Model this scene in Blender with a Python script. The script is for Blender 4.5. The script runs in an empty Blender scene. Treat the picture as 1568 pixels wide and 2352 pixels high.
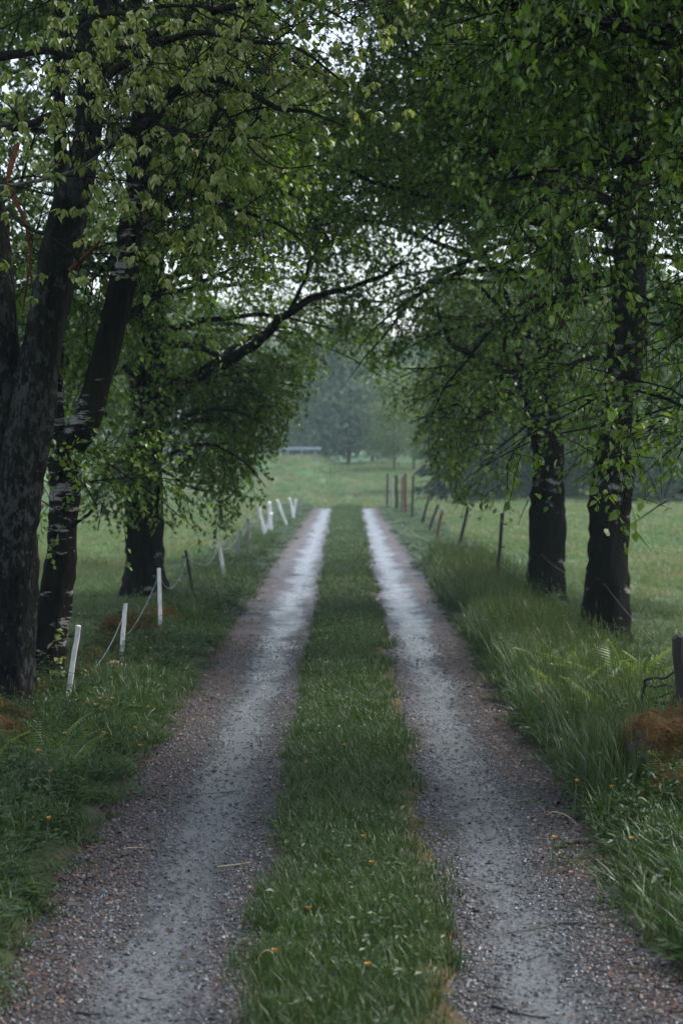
import bpy, math, random
import numpy as np
from mathutils import Vector, Matrix, Euler

# ------------------------------------------------------------------ camera, sky, sun, exposure
sc = bpy.context.scene
C = sc.collection
CAMZ = 1.9
FPX = 80 / 36 * 2352.0                      # focal length in units of a 1568 x 2352 sheet
ROT = Euler((math.radians(90 - 1.447), 0, math.radians(0.12)), 'XYZ')
cam_d = bpy.data.cameras.new('camera'); cam = bpy.data.objects.new('camera', cam_d); C.objects.link(cam)
cam.location = (0, 0, CAMZ); cam.rotation_euler = ROT
cam_d.sensor_fit = 'VERTICAL'; cam_d.sensor_height = 36; cam_d.sensor_width = 24; cam_d.lens = 80
cam_d.clip_start = 0.1; cam_d.clip_end = 5000
cam_d.dof.use_dof = True; cam_d.dof.focus_distance = 13.0; cam_d.dof.aperture_fstop = 4.0
sc.camera = cam

SUN_EL, SUN_AZ = math.radians(56), math.radians(80)      # azimuth from +Y towards +X: from the right
w = bpy.data.worlds.new('World'); sc.world = w; w.use_nodes = True
wt = w.node_tree; wt.nodes.clear()
wo = wt.nodes.new('ShaderNodeOutputWorld'); bg = wt.nodes.new('ShaderNodeBackground')
sky = wt.nodes.new('ShaderNodeTexSky'); sky.sky_type = 'NISHITA'; sky.sun_disc = False
sky.sun_elevation = SUN_EL; sky.sun_rotation = SUN_AZ
sky.air_density = 1.0; sky.dust_density = 2.2; sky.ozone_density = 2.0
hs = wt.nodes.new('ShaderNodeHueSaturation'); hs.inputs['Saturation'].default_value = 0.55   # grey-white overcast
wt.links.new(sky.outputs[0], hs.inputs['Color']); wt.links.new(hs.outputs[0], bg.inputs['Color'])
bg.inputs['Strength'].default_value = 0.15
wt.links.new(bg.outputs[0], wo.inputs['Surface'])
sd = bpy.data.lights.new('sun', 'SUN'); sd.energy = 1.5; sd.angle = math.radians(25); sd.color = (1.0, 0.97, 0.92)
so = bpy.data.objects.new('sun', sd); C.objects.link(so)
so.rotation_euler = Vector((math.sin(SUN_AZ) * math.cos(SUN_EL), math.cos(SUN_AZ) * math.cos(SUN_EL), math.sin(SUN_EL))).to_track_quat('Z', 'Y').to_euler()
sc.view_settings.view_transform = 'Standard'; sc.view_settings.look = 'None'
sc.view_settings.exposure = 1.55; sc.view_settings.gamma = 1.0; sc.view_settings.use_curve_mapping = False
sc.render.engine = 'CYCLES'
sc.cycles.max_bounces = 4; sc.cycles.diffuse_bounces = 2; sc.cycles.glossy_bounces = 2; sc.cycles.transmission_bounces = 2
sc.cycles.volume_bounces = 0; sc.cycles.caustics_reflective = False; sc.cycles.caustics_refractive = False
sc.cycles.use_denoising = True

# ------------------------------------------------------------------ helpers
RM = ROT.to_matrix(); RN = np.array(RM)
def P(x, y, Y):
    """the point at distance Y ahead that a sheet position looks at"""
    d = RM @ Vector(((x - 784) / FPX, (1176 - y) / FPX, -1)); s = Y / d.y
    return np.array((d.x * s, Y, CAMZ + d.z * s))
def sheet(V):
    q = (np.asarray(V) - np.array((0, 0, CAMZ))) @ RN
    dz = np.maximum(-q[..., 2], 0.01)
    x = 784 + FPX * q[..., 0] / dz; y = 1176 - FPX * q[..., 1] / dz
    return x, y, -q[..., 2]
def in_frame(V, m=160):
    x, y, d = sheet(V)
    return (d > 0.5) & (x > -m) & (x < 1568 + m) & (y > -m) & (y < 2352 + m)
def nrm(v): return v / np.maximum(np.linalg.norm(v, axis=-1, keepdims=True), 1e-9)
def sstep(a, b, x):
    t = np.clip((x - a) / (b - a), 0, 1); return t * t * (3 - 2 * t)

def mkmesh(name, V, F4=None, F3=None, mats=(), fattr=None, vattr=None, smooth=False):
    me = bpy.data.meshes.new(name)
    F4 = np.zeros((0, 4), np.int32) if F4 is None else np.asarray(F4, np.int32).reshape(-1, 4)
    F3 = np.zeros((0, 3), np.int32) if F3 is None else np.asarray(F3, np.int32).reshape(-1, 3)
    V = np.asarray(V, np.float32)
    me.vertices.add(len(V)); me.vertices.foreach_set('co', V.ravel())
    nl = F4.size + F3.size
    me.loops.add(nl); me.loops.foreach_set('vertex_index', np.concatenate([F4.ravel(), F3.ravel()]))
    npoly = len(F4) + len(F3); me.polygons.add(npoly)
    st = np.concatenate([np.arange(len(F4)) * 4, F4.size + np.arange(len(F3)) * 3]).astype(np.int32)
    me.polygons.foreach_set('loop_start', st)
    try: me.polygons.foreach_set('loop_total', np.concatenate([np.full(len(F4), 4), np.full(len(F3), 3)]).astype(np.int32))
    except Exception: pass
    me.polygons.foreach_set('use_smooth', np.full(npoly, smooth, bool))
    for k, a in (fattr or {}).items():
        at = me.attributes.new(k, 'FLOAT', 'FACE'); at.data.foreach_set('value', np.asarray(a, np.float32))
    for k, a in (vattr or {}).items():
        at = me.attributes.new(k, 'FLOAT', 'POINT'); at.data.foreach_set('value', np.asarray(a, np.float32))
    me.update(calc_edges=True); me.validate()
    for m in mats: me.materials.append(m)
    return me
def link(name, data, parent=None, loc=None):
    o = bpy.data.objects.new(name, data); C.objects.link(o)
    if parent is not None: o.parent = parent
    if loc is not None: o.location = loc
    return o
def tag(o, label=None, cat=None, group=None, kind=None):
    if label: o['label'] = label
    if cat: o['category'] = cat
    if group: o['group'] = group
    if kind: o['kind'] = kind
    return o
def root(name, loc, label, cat, group=None): return tag(link(name, None, None, tuple(float(v) for v in loc)), label, cat, group)

class Geo:                                        # gathers arrays for one mesh
    def __init__(s): s.V = []; s.F4 = []; s.F3 = []; s.n = 0; s.a4 = []; s.a3 = []
    def add(s, V, F4=None, F3=None, a=0.0):
        V = np.asarray(V, float).reshape(-1, 3)
        if F4 is not None and len(F4):
            F4 = np.asarray(F4); s.F4.append(F4 + s.n); s.a4.append(np.broadcast_to(np.asarray(a, float), (len(F4),)))
        if F3 is not None and len(F3):
            F3 = np.asarray(F3); s.F3.append(F3 + s.n); s.a3.append(np.broadcast_to(np.asarray(a, float), (len(F3),)))
        s.V.append(V); s.n += len(V)
    def mesh(s, name, mats, off=(0, 0, 0), smooth=False):
        V = np.concatenate(s.V) - np.asarray(off, float)
        F4 = np.concatenate(s.F4) if s.F4 else None; F3 = np.concatenate(s.F3) if s.F3 else None
        a = np.concatenate(s.a4 + s.a3)
        return mkmesh(name, V, F4, F3, mats, {'rnd': a}, smooth=smooth)

def tubes(Pt, R, S=3, cap=False):
    """N polylines of K points -> tube mesh arrays"""
    Pt = np.asarray(Pt, float); N, K, _ = Pt.shape
    T = np.empty_like(Pt); T[:, 1:-1] = Pt[:, 2:] - Pt[:, :-2]; T[:, 0] = Pt[:, 1] - Pt[:, 0]; T[:, -1] = Pt[:, -1] - Pt[:, -2]
    T = nrm(T); ov = nrm(Pt[:, -1] - Pt[:, 0])
    ref = np.where((np.abs(ov[:, 2:3]) > 0.8), np.array([[1., 0, 0]]), np.array([[0, 0, 1.]]))[:, None, :]
    A = nrm(np.cross(T, np.broadcast_to(ref, T.shape))); B = np.cross(T, A)
    th = np.arange(S) * 2 * math.pi / S
    V = Pt[:, :, None, :] + np.asarray(R)[:, :, None, None] * (A[:, :, None, :] * np.cos(th)[None, None, :, None] + B[:, :, None, :] * np.sin(th)[None, None, :, None])
    i = np.arange(N)[:, None, None] * K * S; k = np.arange(K - 1)[None, :, None] * S; s = np.arange(S)[None, None, :]; s2 = (s + 1) % S
    F = np.stack([i + k + s, i + k + s2, i + k + S + s2, i + k + S + s], -1).reshape(-1, 4)
    return V.reshape(-1, 3), F
def smooth_path(pts, n, extra=None):
    """Catmull-Rom resample; extra = radii"""
    p = np.asarray(pts, float)
    if extra is not None: p = np.concatenate([p, np.asarray(extra, float)[:, None]], 1)
    q = np.concatenate([[2 * p[0] - p[1]], p, [2 * p[-1] - p[-2]]])
    d = np.concatenate([[0], np.cumsum(np.linalg.norm(np.diff(p[:, :3], axis=0), axis=1))]); t = np.linspace(0, d[-1], n)
    i = np.clip(np.searchsorted(d, t, 'right') - 1, 0, len(p) - 2); u = ((t - d[i]) / (d[i + 1] - d[i]))[:, None]
    a, b, c, e = q[i], q[i + 1], q[i + 2], q[i + 3]
    r = 0.5 * ((2 * b) + (c - a) * u + (2 * a - 5 * b + 4 * c - e) * u ** 2 + (3 * b - a - 3 * c + e) * u ** 3)
    return (r[:, :3], r[:, 3]) if extra is not None else r
def wob(x, seed, n=4, f=1.0):
    r = np.random.default_rng(seed); v = 0
    for k in range(n): v = v + np.sin(x * f * (0.6 + 0.9 * k) * (1 + .3 * r.random()) + r.random() * 6.28) / (1 + .6 * k)
    return v / n
_rn = np.random.default_rng(99)
_G = _rn.random((256, 256))
def noise2(x, y, s=1.0):
    x = np.asarray(x, float) * s; y = np.asarray(y, float) * s
    xi = np.floor(x).astype(int); yi = np.floor(y).astype(int); u = x - xi; v = y - yi; u = u * u * (3 - 2 * u); v = v * v * (3 - 2 * v)
    g = lambda a, b: _G[a % 256, b % 256]
    return (g(xi, yi) * (1 - u) + g(xi + 1, yi) * u) * (1 - v) + (g(xi, yi + 1) * (1 - u) + g(xi + 1, yi + 1) * u) * v

# ------------------------------------------------------------------ materials
class NT:
    def __init__(s, name):
        s.m = bpy.data.materials.new(name); s.m.use_nodes = True; s.t = s.m.node_tree; s.t.nodes.clear()
        s.out = s.n('ShaderNodeOutputMaterial')
    def n(s, typ, **kw):
        x = s.t.nodes.new(typ)
        for k, v in kw.items(): setattr(x, k, v)
        return x
    def l(s, a, b): s.t.links.new(a, b)
    def set(s, node, **kw):
        for k, v in kw.items():
            i = node.inputs[k.replace('_', ' ')]
            if hasattr(v, 'is_linked'): s.l(v, i)
            else: i.default_value = v
        return node
    def pos(s, scale=(1, 1, 1), src='Object'):
        tc = s.n('ShaderNodeTexCoord'); mp = s.n('ShaderNodeMapping'); mp.inputs['Scale'].default_value = scale
        s.l(tc.outputs[src], mp.inputs['Vector']); return mp.outputs[0]
    def noise(s, vec, scale, detail=4, rough=0.55):
        x = s.n('ShaderNodeTexNoise'); x.inputs['Scale'].default_value = scale; x.inputs['Detail'].default_value = detail; x.inputs['Roughness'].default_value = rough
        s.l(vec, x.inputs['Vector']); return x.outputs['Fac']
    def ramp(s, fac, stops, interp='LINEAR'):
        r = s.n('ShaderNodeValToRGB'); r.color_ramp.interpolation = interp
        el = r.color_ramp.elements
        while len(el) < len(stops): el.new(0.5)
        for e, (p, c) in zip(el, stops):
            e.position = p; e.color = tuple(c) + (1,) if not isinstance(c, (int, float)) else (c, c, c, 1)
        s.l(fac, r.inputs[0]); return r.outputs[0]
    def mix(s, fac, a, b, typ='MIX'):
        x = s.n('ShaderNodeMix', data_type='RGBA', blend_type=typ)
        for i, v in ((0, fac), (6, a), (7, b)):
            if hasattr(v, 'is_linked'): s.l(v, x.inputs[i])
            elif isinstance(v, (int, float)): x.inputs[i].default_value = v if i == 0 else (v, v, v, 1)
            else: x.inputs[i].default_value = tuple(v) + (1,)
        return x.outputs[2]
    def math(s, op, a, b=0.0):
        x = s.n('ShaderNodeMath', operation=op)
        for i, v in ((0, a), (1, b)):
            if hasattr(v, 'is_linked'): s.l(v, x.inputs[i])
            else: x.inputs[i].default_value = v
        return x.outputs[0]
    def attr(s, name):
        a = s.n('ShaderNodeAttribute'); a.attribute_name = name; return a.outputs['Fac']
    def bump(s, h, strength=0.5, dist=0.02):
        b = s.n('ShaderNodeBump'); b.inputs['Strength'].default_value = strength; b.inputs['Distance'].default_value = dist
        s.l(h, b.inputs['Height']); return b.outputs[0]
    def done(s, sh): s.l(sh, s.out.inputs['Surface']); return s.m
    def pbr(s, col, rough=0.6, spec=0.5, normal=None):
        p = s.n('ShaderNodeBsdfPrincipled')
        for k, v in (('Base Color', col), ('Roughness', rough), ('Specular IOR Level', spec)):
            if hasattr(v, 'is_linked'): s.l(v, p.inputs[k])
            else: p.inputs[k].default_value = (tuple(v) + (1,)) if isinstance(v, (tuple, list)) else v
        if normal is not None: s.l(normal, p.inputs['Normal'])
        return p.outputs[0]

def leaf_mat(name, cols, trans=0.42, rough=0.30, by='attr', tint=(1.7, 1.75, 0.75)):
    m = NT(name)
    f = m.attr('rnd') if by == 'attr' else m.n('ShaderNodeObjectInfo').outputs['Random']
    c = m.ramp(f, [(i / (len(cols) - 1), k) for i, k in enumerate(cols)])
    ps = m.pbr(c, rough, 0.5)
    tr = m.n('ShaderNodeBsdfTranslucent'); m.l(m.mix(1.0, c, tint, 'MULTIPLY'), tr.inputs['Color'])
    mx = m.n('ShaderNodeMixShader'); mx.inputs[0].default_value = trans
    m.l(ps, mx.inputs[1]); m.l(tr.outputs[0], mx.inputs[2]); return m.done(mx.outputs[0])
M = {}
BIRCH = [(.028, .064, .009), (.056, .108, .013), (.092, .152, .018), (.150, .210, .034)]
YOUNG = [(.085, .125, .030), (.140, .180, .055), (.220, .250, .105), (.30, .32, .17)]
M['birch_leaf'] = leaf_mat('birch leaf', BIRCH)
M['birch_leaf_piece'] = leaf_mat('birch leaf single', [(.07, .12, .018), (.10, .16, .022), (.15, .21, .03)], by='obj')
M['maple_leaf'] = leaf_mat('maple leaf', YOUNG, 0.40, 0.24)
M['maple_leaf_piece'] = leaf_mat('maple leaf single', YOUNG, 0.40, 0.24, by='obj')
M['far_leaf'] = leaf_mat('far foliage', [(.035, .062, .032), (.052, .085, .042), (.075, .11, .055)], 0.3, 0.6)
M['far_leaf_pale'] = leaf_mat('far pale foliage', [(.06, .09, .03), (.085, .12, .04), (.12, .15, .06)], 0.35, 0.6)
M['spruce'] = leaf_mat('spruce needles', [(.010, .020, .010), (.016, .030, .014), (.022, .036, .018)], 0.1, 0.6)

def bark(name, dark, light, patch=None, thr=0.6, stretch=(7, 7, 1.6), pscale=(5, 5, 14), white=(.34, .33, .31)):
    m = NT(name)
    v = m.pos(stretch); n1 = m.noise(v, 3.0, 6, 0.65)
    c = m.ramp(n1, [(0.38, dark), (0.68, light)])
    n3 = m.noise(m.pos((1, 1, 1)), 1.1, 3)
    c = m.mix(m.ramp(n3, [(.45, 0.0), (.7, 0.35)]), c, (.018, .024, .010))         # algae
    if patch:
        p = m.noise(m.pos(pscale), 1.0, 5, 0.7); q = m.noise(m.pos((1, 1, 1.2)), 1.3, 2)
        s = m.math('ADD', p, m.math('MULTIPLY', m.math('SUBTRACT', q, 0.5), 0.7))
        c = m.mix(m.ramp(s, [(thr, 0.0), (thr + .05, 1.0)]), c, m.mix(m.noise(v, 9), white, tuple(x * .45 for x in white)))
    b = m.bump(n1, 0.9, 0.035)
    return m.done(m.pbr(c, 0.9, 0.04, b))
M['bark_dark'] = bark('dark birch bark', (.003, .0027, .0025), (.013, .0115, .010), True, 0.605, pscale=(6, 6, 10), white=(.22, .205, .195))
M['bark_birch'] = bark('white flecked birch bark', (.003, .0027, .0025), (.013, .0115, .010), True, 0.56, pscale=(4, 4, 16), white=(.27, .255, .25))
M['bark_grey'] = bark('grey lichen bark', (.003, .0028, .0027), (.015, .014, .0135), True, 0.53, stretch=(9, 9, 2.5), pscale=(26, 26, 13), white=(.05, .05, .05))
M['twig'] = bark('twig bark', (.006, .0055, .005), (.022, .019, .017))
M['twig_grey'] = bark('grey twig bark', (.05, .047, .042), (.16, .15, .135))
M['red_wood'] = bark('broken red brown wood', (.05, .018, .010), (.13, .05, .03))
M['far_bark'] = bark('far trunk bark', (.03, .028, .026), (.10, .095, .09))

def grass_mat(name, base, tip, dry, rough=0.38, mottle=None):
    m = NT(name)
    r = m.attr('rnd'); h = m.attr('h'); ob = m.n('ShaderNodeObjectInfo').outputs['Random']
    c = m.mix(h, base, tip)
    c = m.mix(m.math('MULTIPLY', m.ramp(ob, [(.0, 0.0), (1.0, 1.0)]), 0.5), c, tuple(x * 1.5 for x in tip))
    c = m.mix(m.ramp(r, [(.80, 0.0), (.97, .8)]), c, dry)
    if mottle:
        gp_ = m.n('ShaderNodeNewGeometry').outputs['Position']; mm = m.n('ShaderNodeMapping'); mm.inputs['Scale'].default_value = (1, .35, 0); m.l(gp_, mm.inputs[0])
        c = m.mix(m.ramp(m.noise(mm.outputs[0], .5, 5, .65), [(.46, 0.0), (.64, .75)]), c, mottle)
        c = m.mix(m.ramp(m.noise(mm.outputs[0], 1.7, 4, .6), [(.50, 0.0), (.68, .6)]), c, tuple(x * .55 for x in tip))
    ps = m.pbr(c, rough, 0.36); tr = m.n('ShaderNodeBsdfTranslucent'); m.l(m.mix(1.0, c, (1.5, 1.5, .7), 'MULTIPLY'), tr.inputs['Color'])
    mx = m.n('ShaderNodeMixShader'); mx.inputs[0].default_value = 0.3
    m.l(ps, mx.inputs[1]); m.l(tr.outputs[0], mx.inputs[2]); return m.done(mx.outputs[0])
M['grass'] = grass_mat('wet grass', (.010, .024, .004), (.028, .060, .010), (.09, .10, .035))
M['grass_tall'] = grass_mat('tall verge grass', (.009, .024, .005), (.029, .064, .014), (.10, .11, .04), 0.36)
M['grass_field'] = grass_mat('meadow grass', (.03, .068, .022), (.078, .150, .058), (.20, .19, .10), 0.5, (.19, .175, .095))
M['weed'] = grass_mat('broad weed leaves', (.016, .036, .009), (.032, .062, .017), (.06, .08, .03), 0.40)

def ground_mat():
    m = NT('meadow soil and turf'); g = m.n('ShaderNodeNewGeometry').outputs['Position']
    sx = m.n('ShaderNodeSeparateXYZ'); m.l(g, sx.inputs[0])
    gm = m.n('ShaderNodeMapping'); gm.inputs['Scale'].default_value = (1, .3, 1); m.l(g, gm.inputs[0])
    a = m.noise(gm.outputs[0], 0.45, 5, .6); b = m.noise(g, 5.0, 5, .65); c0 = m.noise(g, 40.0, 3, .6)
    near = m.ramp(b, [(.3, (.014, .016, .008)), (.55, (.026, .036, .012)), (.75, (.045, .05, .018))])
    field = m.ramp(a, [(.3, (.048, .110, .046)), (.50, (.068, .135, .054)), (.64, (.15, .15, .075))])
    field = m.mix(m.ramp(m.noise(g, 2.2, 4), [(.4, 0.0), (.75, .55)]), field, (.04, .075, .028))
    ax = m.math('ABSOLUTE', sx.outputs[0])
    far = m.math('MAXIMUM', m.ramp(m.math('MULTIPLY', ax, 0.1), [(.24, 0.0), (.34, 1.0)]), m.ramp(m.math('MULTIPLY', sx.outputs[1], 0.01), [(.72, 0.0), (.85, 1.0)]))
    c = m.mix(far, near, field)
    # ochre moss along the right edge of the middle strip
    edge = m.math('ABSOLUTE', m.math('SUBTRACT', sx.outputs[0], 0.36))
    em = m.math('MULTIPLY', m.ramp(m.math('MULTIPLY', edge, 5.0), [(.2, 1.0), (.75, 0.0)]), m.ramp(m.noise(g, 1.7, 3), [(.35, 0.1), (.6, 1.0)]))
    c = m.mix(em, c, m.ramp(c0, [(.3, (.028, .020, .007)), (.7, (.085, .058, .02))]))
    n = m.bump(m.math('ADD', b, m.math('MULTIPLY', c0, .5)), 0.7, 0.04)
    return m.done(m.pbr(c, 0.85, 0.25, n))
M['ground'] = ground_mat()

def road_mat():
    m = NT('wet gravel'); g = m.n('ShaderNodeNewGeometry').outputs['Position']
    sx = m.n('ShaderNodeSeparateXYZ'); m.l(g, sx.inputs[0])
    mp = m.n('ShaderNodeMapping'); mp.inputs['Scale'].default_value = (1, 0.35, 1); m.l(g, mp.inputs[0]); gs = mp.outputs[0]
    yw = m.n('ShaderNodeCombineXYZ'); m.l(m.math('MULTIPLY', sx.outputs[1], .45), yw.inputs[1])
    wand = m.math('MULTIPLY', m.math('SUBTRACT', m.noise(yw.outputs[0], 1.0, 3, .6), .5), .34)
    ax = m.math('ABSOLUTE', m.math('ADD', sx.outputs[0], wand))
    wv = m.math('ADD', m.math('ABSOLUTE', m.math('SUBTRACT', ax, 0.70)), m.math('ADD', m.math('MULTIPLY', m.math('SUBTRACT', m.noise(gs, 1.6, 5, .65), 0.5), 0.55), m.math('MULTIPLY', m.math('SUBTRACT', m.noise(gs, 14.0, 4, .7), 0.5), 0.5)))
    side = m.ramp(m.math('MULTIPLY', wv, 2.0), [(.12, 0.0), (.46, 1.0)])           # 0 in the wheel line, 1 on loose gravel
    fine = m.noise(g, 130.0, 3, .7); mid = m.noise(g, 46.0, 4, .65); big = m.noise(gs, 5.0, 4, .6)
    vo = m.n('ShaderNodeTexVoronoi'); vo.inputs['Scale'].default_value = 52.0; m.l(g, vo.inputs['Vector'])
    comp = m.ramp(fine, [(.25, (.065, .072, .080)), (.75, (.155, .166, .180))])
    stone = m.mix(m.ramp(vo.outputs['Distance'], [(.25, 0.0), (.6, 1.0)]), m.mix(vo.outputs['Color'], (.015, .016, .018), (.085, .088, .095)), (.0045, .0043, .0045))
    c = m.mix(side, comp, stone)
    c = m.mix(m.ramp(mid, [(.46, 0.0), (.62, .85)]), c, (.012, .0115, .012))
    outer = m.ramp(ax, [(.86, 0.0), (1.10, 1.0)])
    inner = m.ramp(ax, [(.36, 1.0), (.60, 0.0)])
    lit = m.math('MULTIPLY', m.math('ADD', outer, m.math('MULTIPLY', inner, .6)), m.ramp(m.math('ADD', m.math('MULTIPLY', mid, .6), m.math('MULTIPLY', big, .4)), [(.38, 0.0), (.52, 1.0)]))
    c = m.mix(m.math('MULTIPLY', m.math('MAXIMUM', lit, m.math('MULTIPLY', outer, .45)), .92), c, m.mix(fine, (.011, .0045, .003), (.070, .025, .015)))
    wet = m.ramp(big, [(.38, 0.0), (.65, 1.0)])
    ro = m.math('ADD', m.math('MULTIPLY', side, .22), m.math('ADD', m.math('MULTIPLY', wet, -.16), .38))
    h = m.math('ADD', m.math('MULTIPLY', fine, .25), m.math('ADD', m.math('MULTIPLY', mid, .5), m.math('MULTIPLY', m.math('MULTIPLY', side, m.math('SUBTRACT', 1.0, vo.outputs['Distance'])), .8)))
    n = m.bump(h, 1.0, 0.02)
    return m.done(m.pbr(c, ro, 0.5, n))
M['road'] = road_mat()
def plain(name, c1, c2, scale=30, rough=0.6, spec=0.4, stretch=(1, 1, 1), bump=0.4):
    m = NT(name); n = m.noise(m.pos(stretch), scale, 5, .65)
    return m.done(m.pbr(m.ramp(n, [(.3, c1), (.7, c2)]), rough, spec, m.bump(n, bump, .01)))
def objrand(name, cols, rough=0.5):
    m = NT(name); o = m.n('ShaderNodeObjectInfo').outputs['Random']
    return m.done(m.pbr(m.ramp(o, [(i / (len(cols) - 1), k) for i, k in enumerate(cols)]), rough, .5))
M['pebble'] = objrand('gravel stones', [(.008, .008, .009), (.03, .03, .032), (.05, .05, .054), (.075, .079, .086), (.035, .034, .036), (.13, .135, .145)], .40)
M['litter'] = objrand('bud scale litter', [(.014, .005, .003), (.040, .013, .008), (.075, .026, .015), (.13, .075, .042)], .5)
M['white_post'] = plain('flaking white paint', (.40, .39, .37), (.82, .82, .82), 22, .55, .4, (1, 1, .35))
M['grey_post'] = plain('weathered grey wood', (.12, .12, .12), (.27, .27, .265), 20, .7, .3, (1, 1, .3))
M['dark_post'] = plain('dark wet wood', (.010, .008, .007), (.032, .025, .021), 18, .7, .3, (1, 1, .25))
M['rust_post'] = plain('red brown wood', (.045, .022, .015), (.12, .062, .042), 18, .7, .3, (1, 1, .25))
M['black'] = plain('black plastic', (.008, .008, .008), (.015, .015, .016), 10, .4)
M['rope'] = plain('pale blue fence rope', (.20, .32, .33), (.36, .48, .48), 60, .6)
M['wire'] = plain('rusty fence wire', (.05, .045, .042), (.12, .115, .11), 40, .5)
M['stick'] = plain('wet dark stick', (.009, .007, .006), (.03, .022, .018), 30, .6)
M['stalk'] = plain('dry straw stalk', (.24, .19, .11), (.42, .36, .24), 40, .6)
M['petal'] = plain('closed yellow orange petals', (.40, .17, .010), (.62, .30, .02), 80, .6, bump=.1)
M['bud'] = plain('dark green bud', (.018, .022, .010), (.035, .045, .018), 60, .6)
M['stem'] = plain('green stem', (.035, .06, .018), (.06, .09, .028), 60, .5)
M['fern'] = leaf_mat('fern', [(.07, .12, .026), (.10, .155, .036), (.14, .19, .055)], 0.4, .4, by='obj')
M['rail'] = plain('galvanised rail', (.17, .21, .24), (.25, .29, .32), 2, .45)
M['cut'] = plain('fresh cut wood', (.30, .13, .07), (.50, .25, .15), 40, .7)
def moss_mat():
    m = NT('orange brown moss on stone'); v = m.pos((1, 1, 1)); n = m.noise(v, 9, 5, .65); f = m.noise(v, 60, 4, .7)
    up = m.n('ShaderNodeSeparateXYZ'); m.l(m.n('ShaderNodeNewGeometry').outputs['Normal'], up.inputs[0])
    moss = m.ramp(f, [(.3, (.030, .014, .005)), (.5, (.085, .042, .011)), (.72, (.17, .09, .024))])
    moss = m.mix(m.ramp(n, [(.5, 0.0), (.68, .75)]), moss, (.07, .075, .02))
    st = m.ramp(n, [(.3, (.05, .05, .052)), (.7, (.17, .17, .175))])
    fac = m.ramp(m.math('ADD', up.outputs[2], m.math('MULTIPLY', m.math('SUBTRACT', n, .5), 1.6)), [(-.75, 0.0), (-.5, 1.0)])
    return m.done(m.pbr(m.mix(fac, st, moss), .85, .2, m.bump(m.math('ADD', f, n), .9, .03)))
M['moss'] = moss_mat()
M['pink_stone'] = plain('pale pinkish stone', (.28, .18, .14), (.46, .33, .27), 14, .7)

# ------------------------------------------------------------------ ground, track
def strip_half(Y): return 0.36 + 0.045 * wob(Y, 3, 5, 2.2)
def edge_left(Y): return -1.21 + 0.10 * wob(Y, 5, 5, 1.6)
def edge_right(Y): return 1.17 + 0.10 * wob(Y, 8, 5, 1.7)
def base_z(X, Y):
    dip = (-1.05 * sstep(80, 100, Y) + 2.35 * sstep(104, 172, Y)) * (1 - sstep(3, 7, X)) + 0.0
    rgt = (1.3 * sstep(120, 172, Y)) * sstep(3, 7, X)
    far = 2.5 * sstep(180, 600, Y) + .75 * np.exp(-((Y - 154) / 9) ** 2) * (1 - sstep(-3.0, -.6, X))
    return dip + rgt + far + 0.12 * (noise2(X, Y, .11) - .5) * sstep(3, 8, np.abs(X))
def ground_z(X, Y):
    X = np.asarray(X, float); Y = np.asarray(Y, float)
    z = base_z(X, Y)
    rag = .16 * (noise2(X, Y, 3.7) - .5) + .10 * (noise2(X + 17, Y, 8.0) - .5)
    verge = np.maximum(sstep(0, .16, edge_left(Y) - X + rag), sstep(0, .16, X - edge_right(Y) + rag))
    mid = sstep(0, .12, strip_half(Y) + .09 * (X > 0) - np.abs(X - .01) + .6 * rag)
    h = -0.06 + verge * (0.11 + 0.05 * (noise2(X, Y, 1.7))) + mid * (0.085 + .02 * noise2(X + 40, Y, 3.0))
    h = h - 0.12 * sstep(2.5, 4.5, np.abs(X))
    return z + h
def road_z(X, Y): return base_z(np.zeros_like(X), Y) - 0.025 * np.exp(-((np.abs(X) - .7) / .2) ** 2) + .012 * (noise2(X, Y, 3.5) - .5)
def grid(xs, ys, zf):
    X, Y = np.meshgrid(xs, ys); Z = zf(X, Y); nx, ny = len(xs), len(ys)
    i = (np.arange(ny - 1)[:, None] * nx + np.arange(nx - 1)[None, :]).ravel()
    return np.stack([X, Y, Z], -1).reshape(-1, 3), np.stack([i, i + 1, i + nx + 1, i + nx], -1)
xs = np.concatenate([[-900, -400, -180, -90, -50, -30, -20, -14, -10, -7, -5.5, -4.5, -3.8], np.arange(-3.2, 3.21, .06), [3.8, 4.5, 5.5, 7, 10, 14, 20, 30, 50, 90, 180, 400, 900]])
ys = np.concatenate([[-300, -120, -60, -35, -24], np.arange(-16, 6, .5), np.arange(6, 30, .10), np.arange(30, 84, .25), np.arange(84, 180, 3.0), [200, 230, 280, 350, 450, 600, 900, 1600, 2600]])
V, F = grid(xs, ys, ground_z)
tag(link('meadow_ground', mkmesh('meadow_ground', V, F, mats=[M['ground']], smooth=True)), 'grassy meadow ground either side of the track', kind='structure')
V, F = grid(np.arange(-1.5, 1.51, .06), np.concatenate([np.arange(-20, 6, .5), np.arange(6, 40, .10), np.arange(40, 98, .4)]), road_z)
tag(link('gravel_track', mkmesh('gravel_track', V, F, mats=[M['road']], smooth=True)), 'wet grey gravel farm track with two wheel lines', kind='structure')

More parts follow.
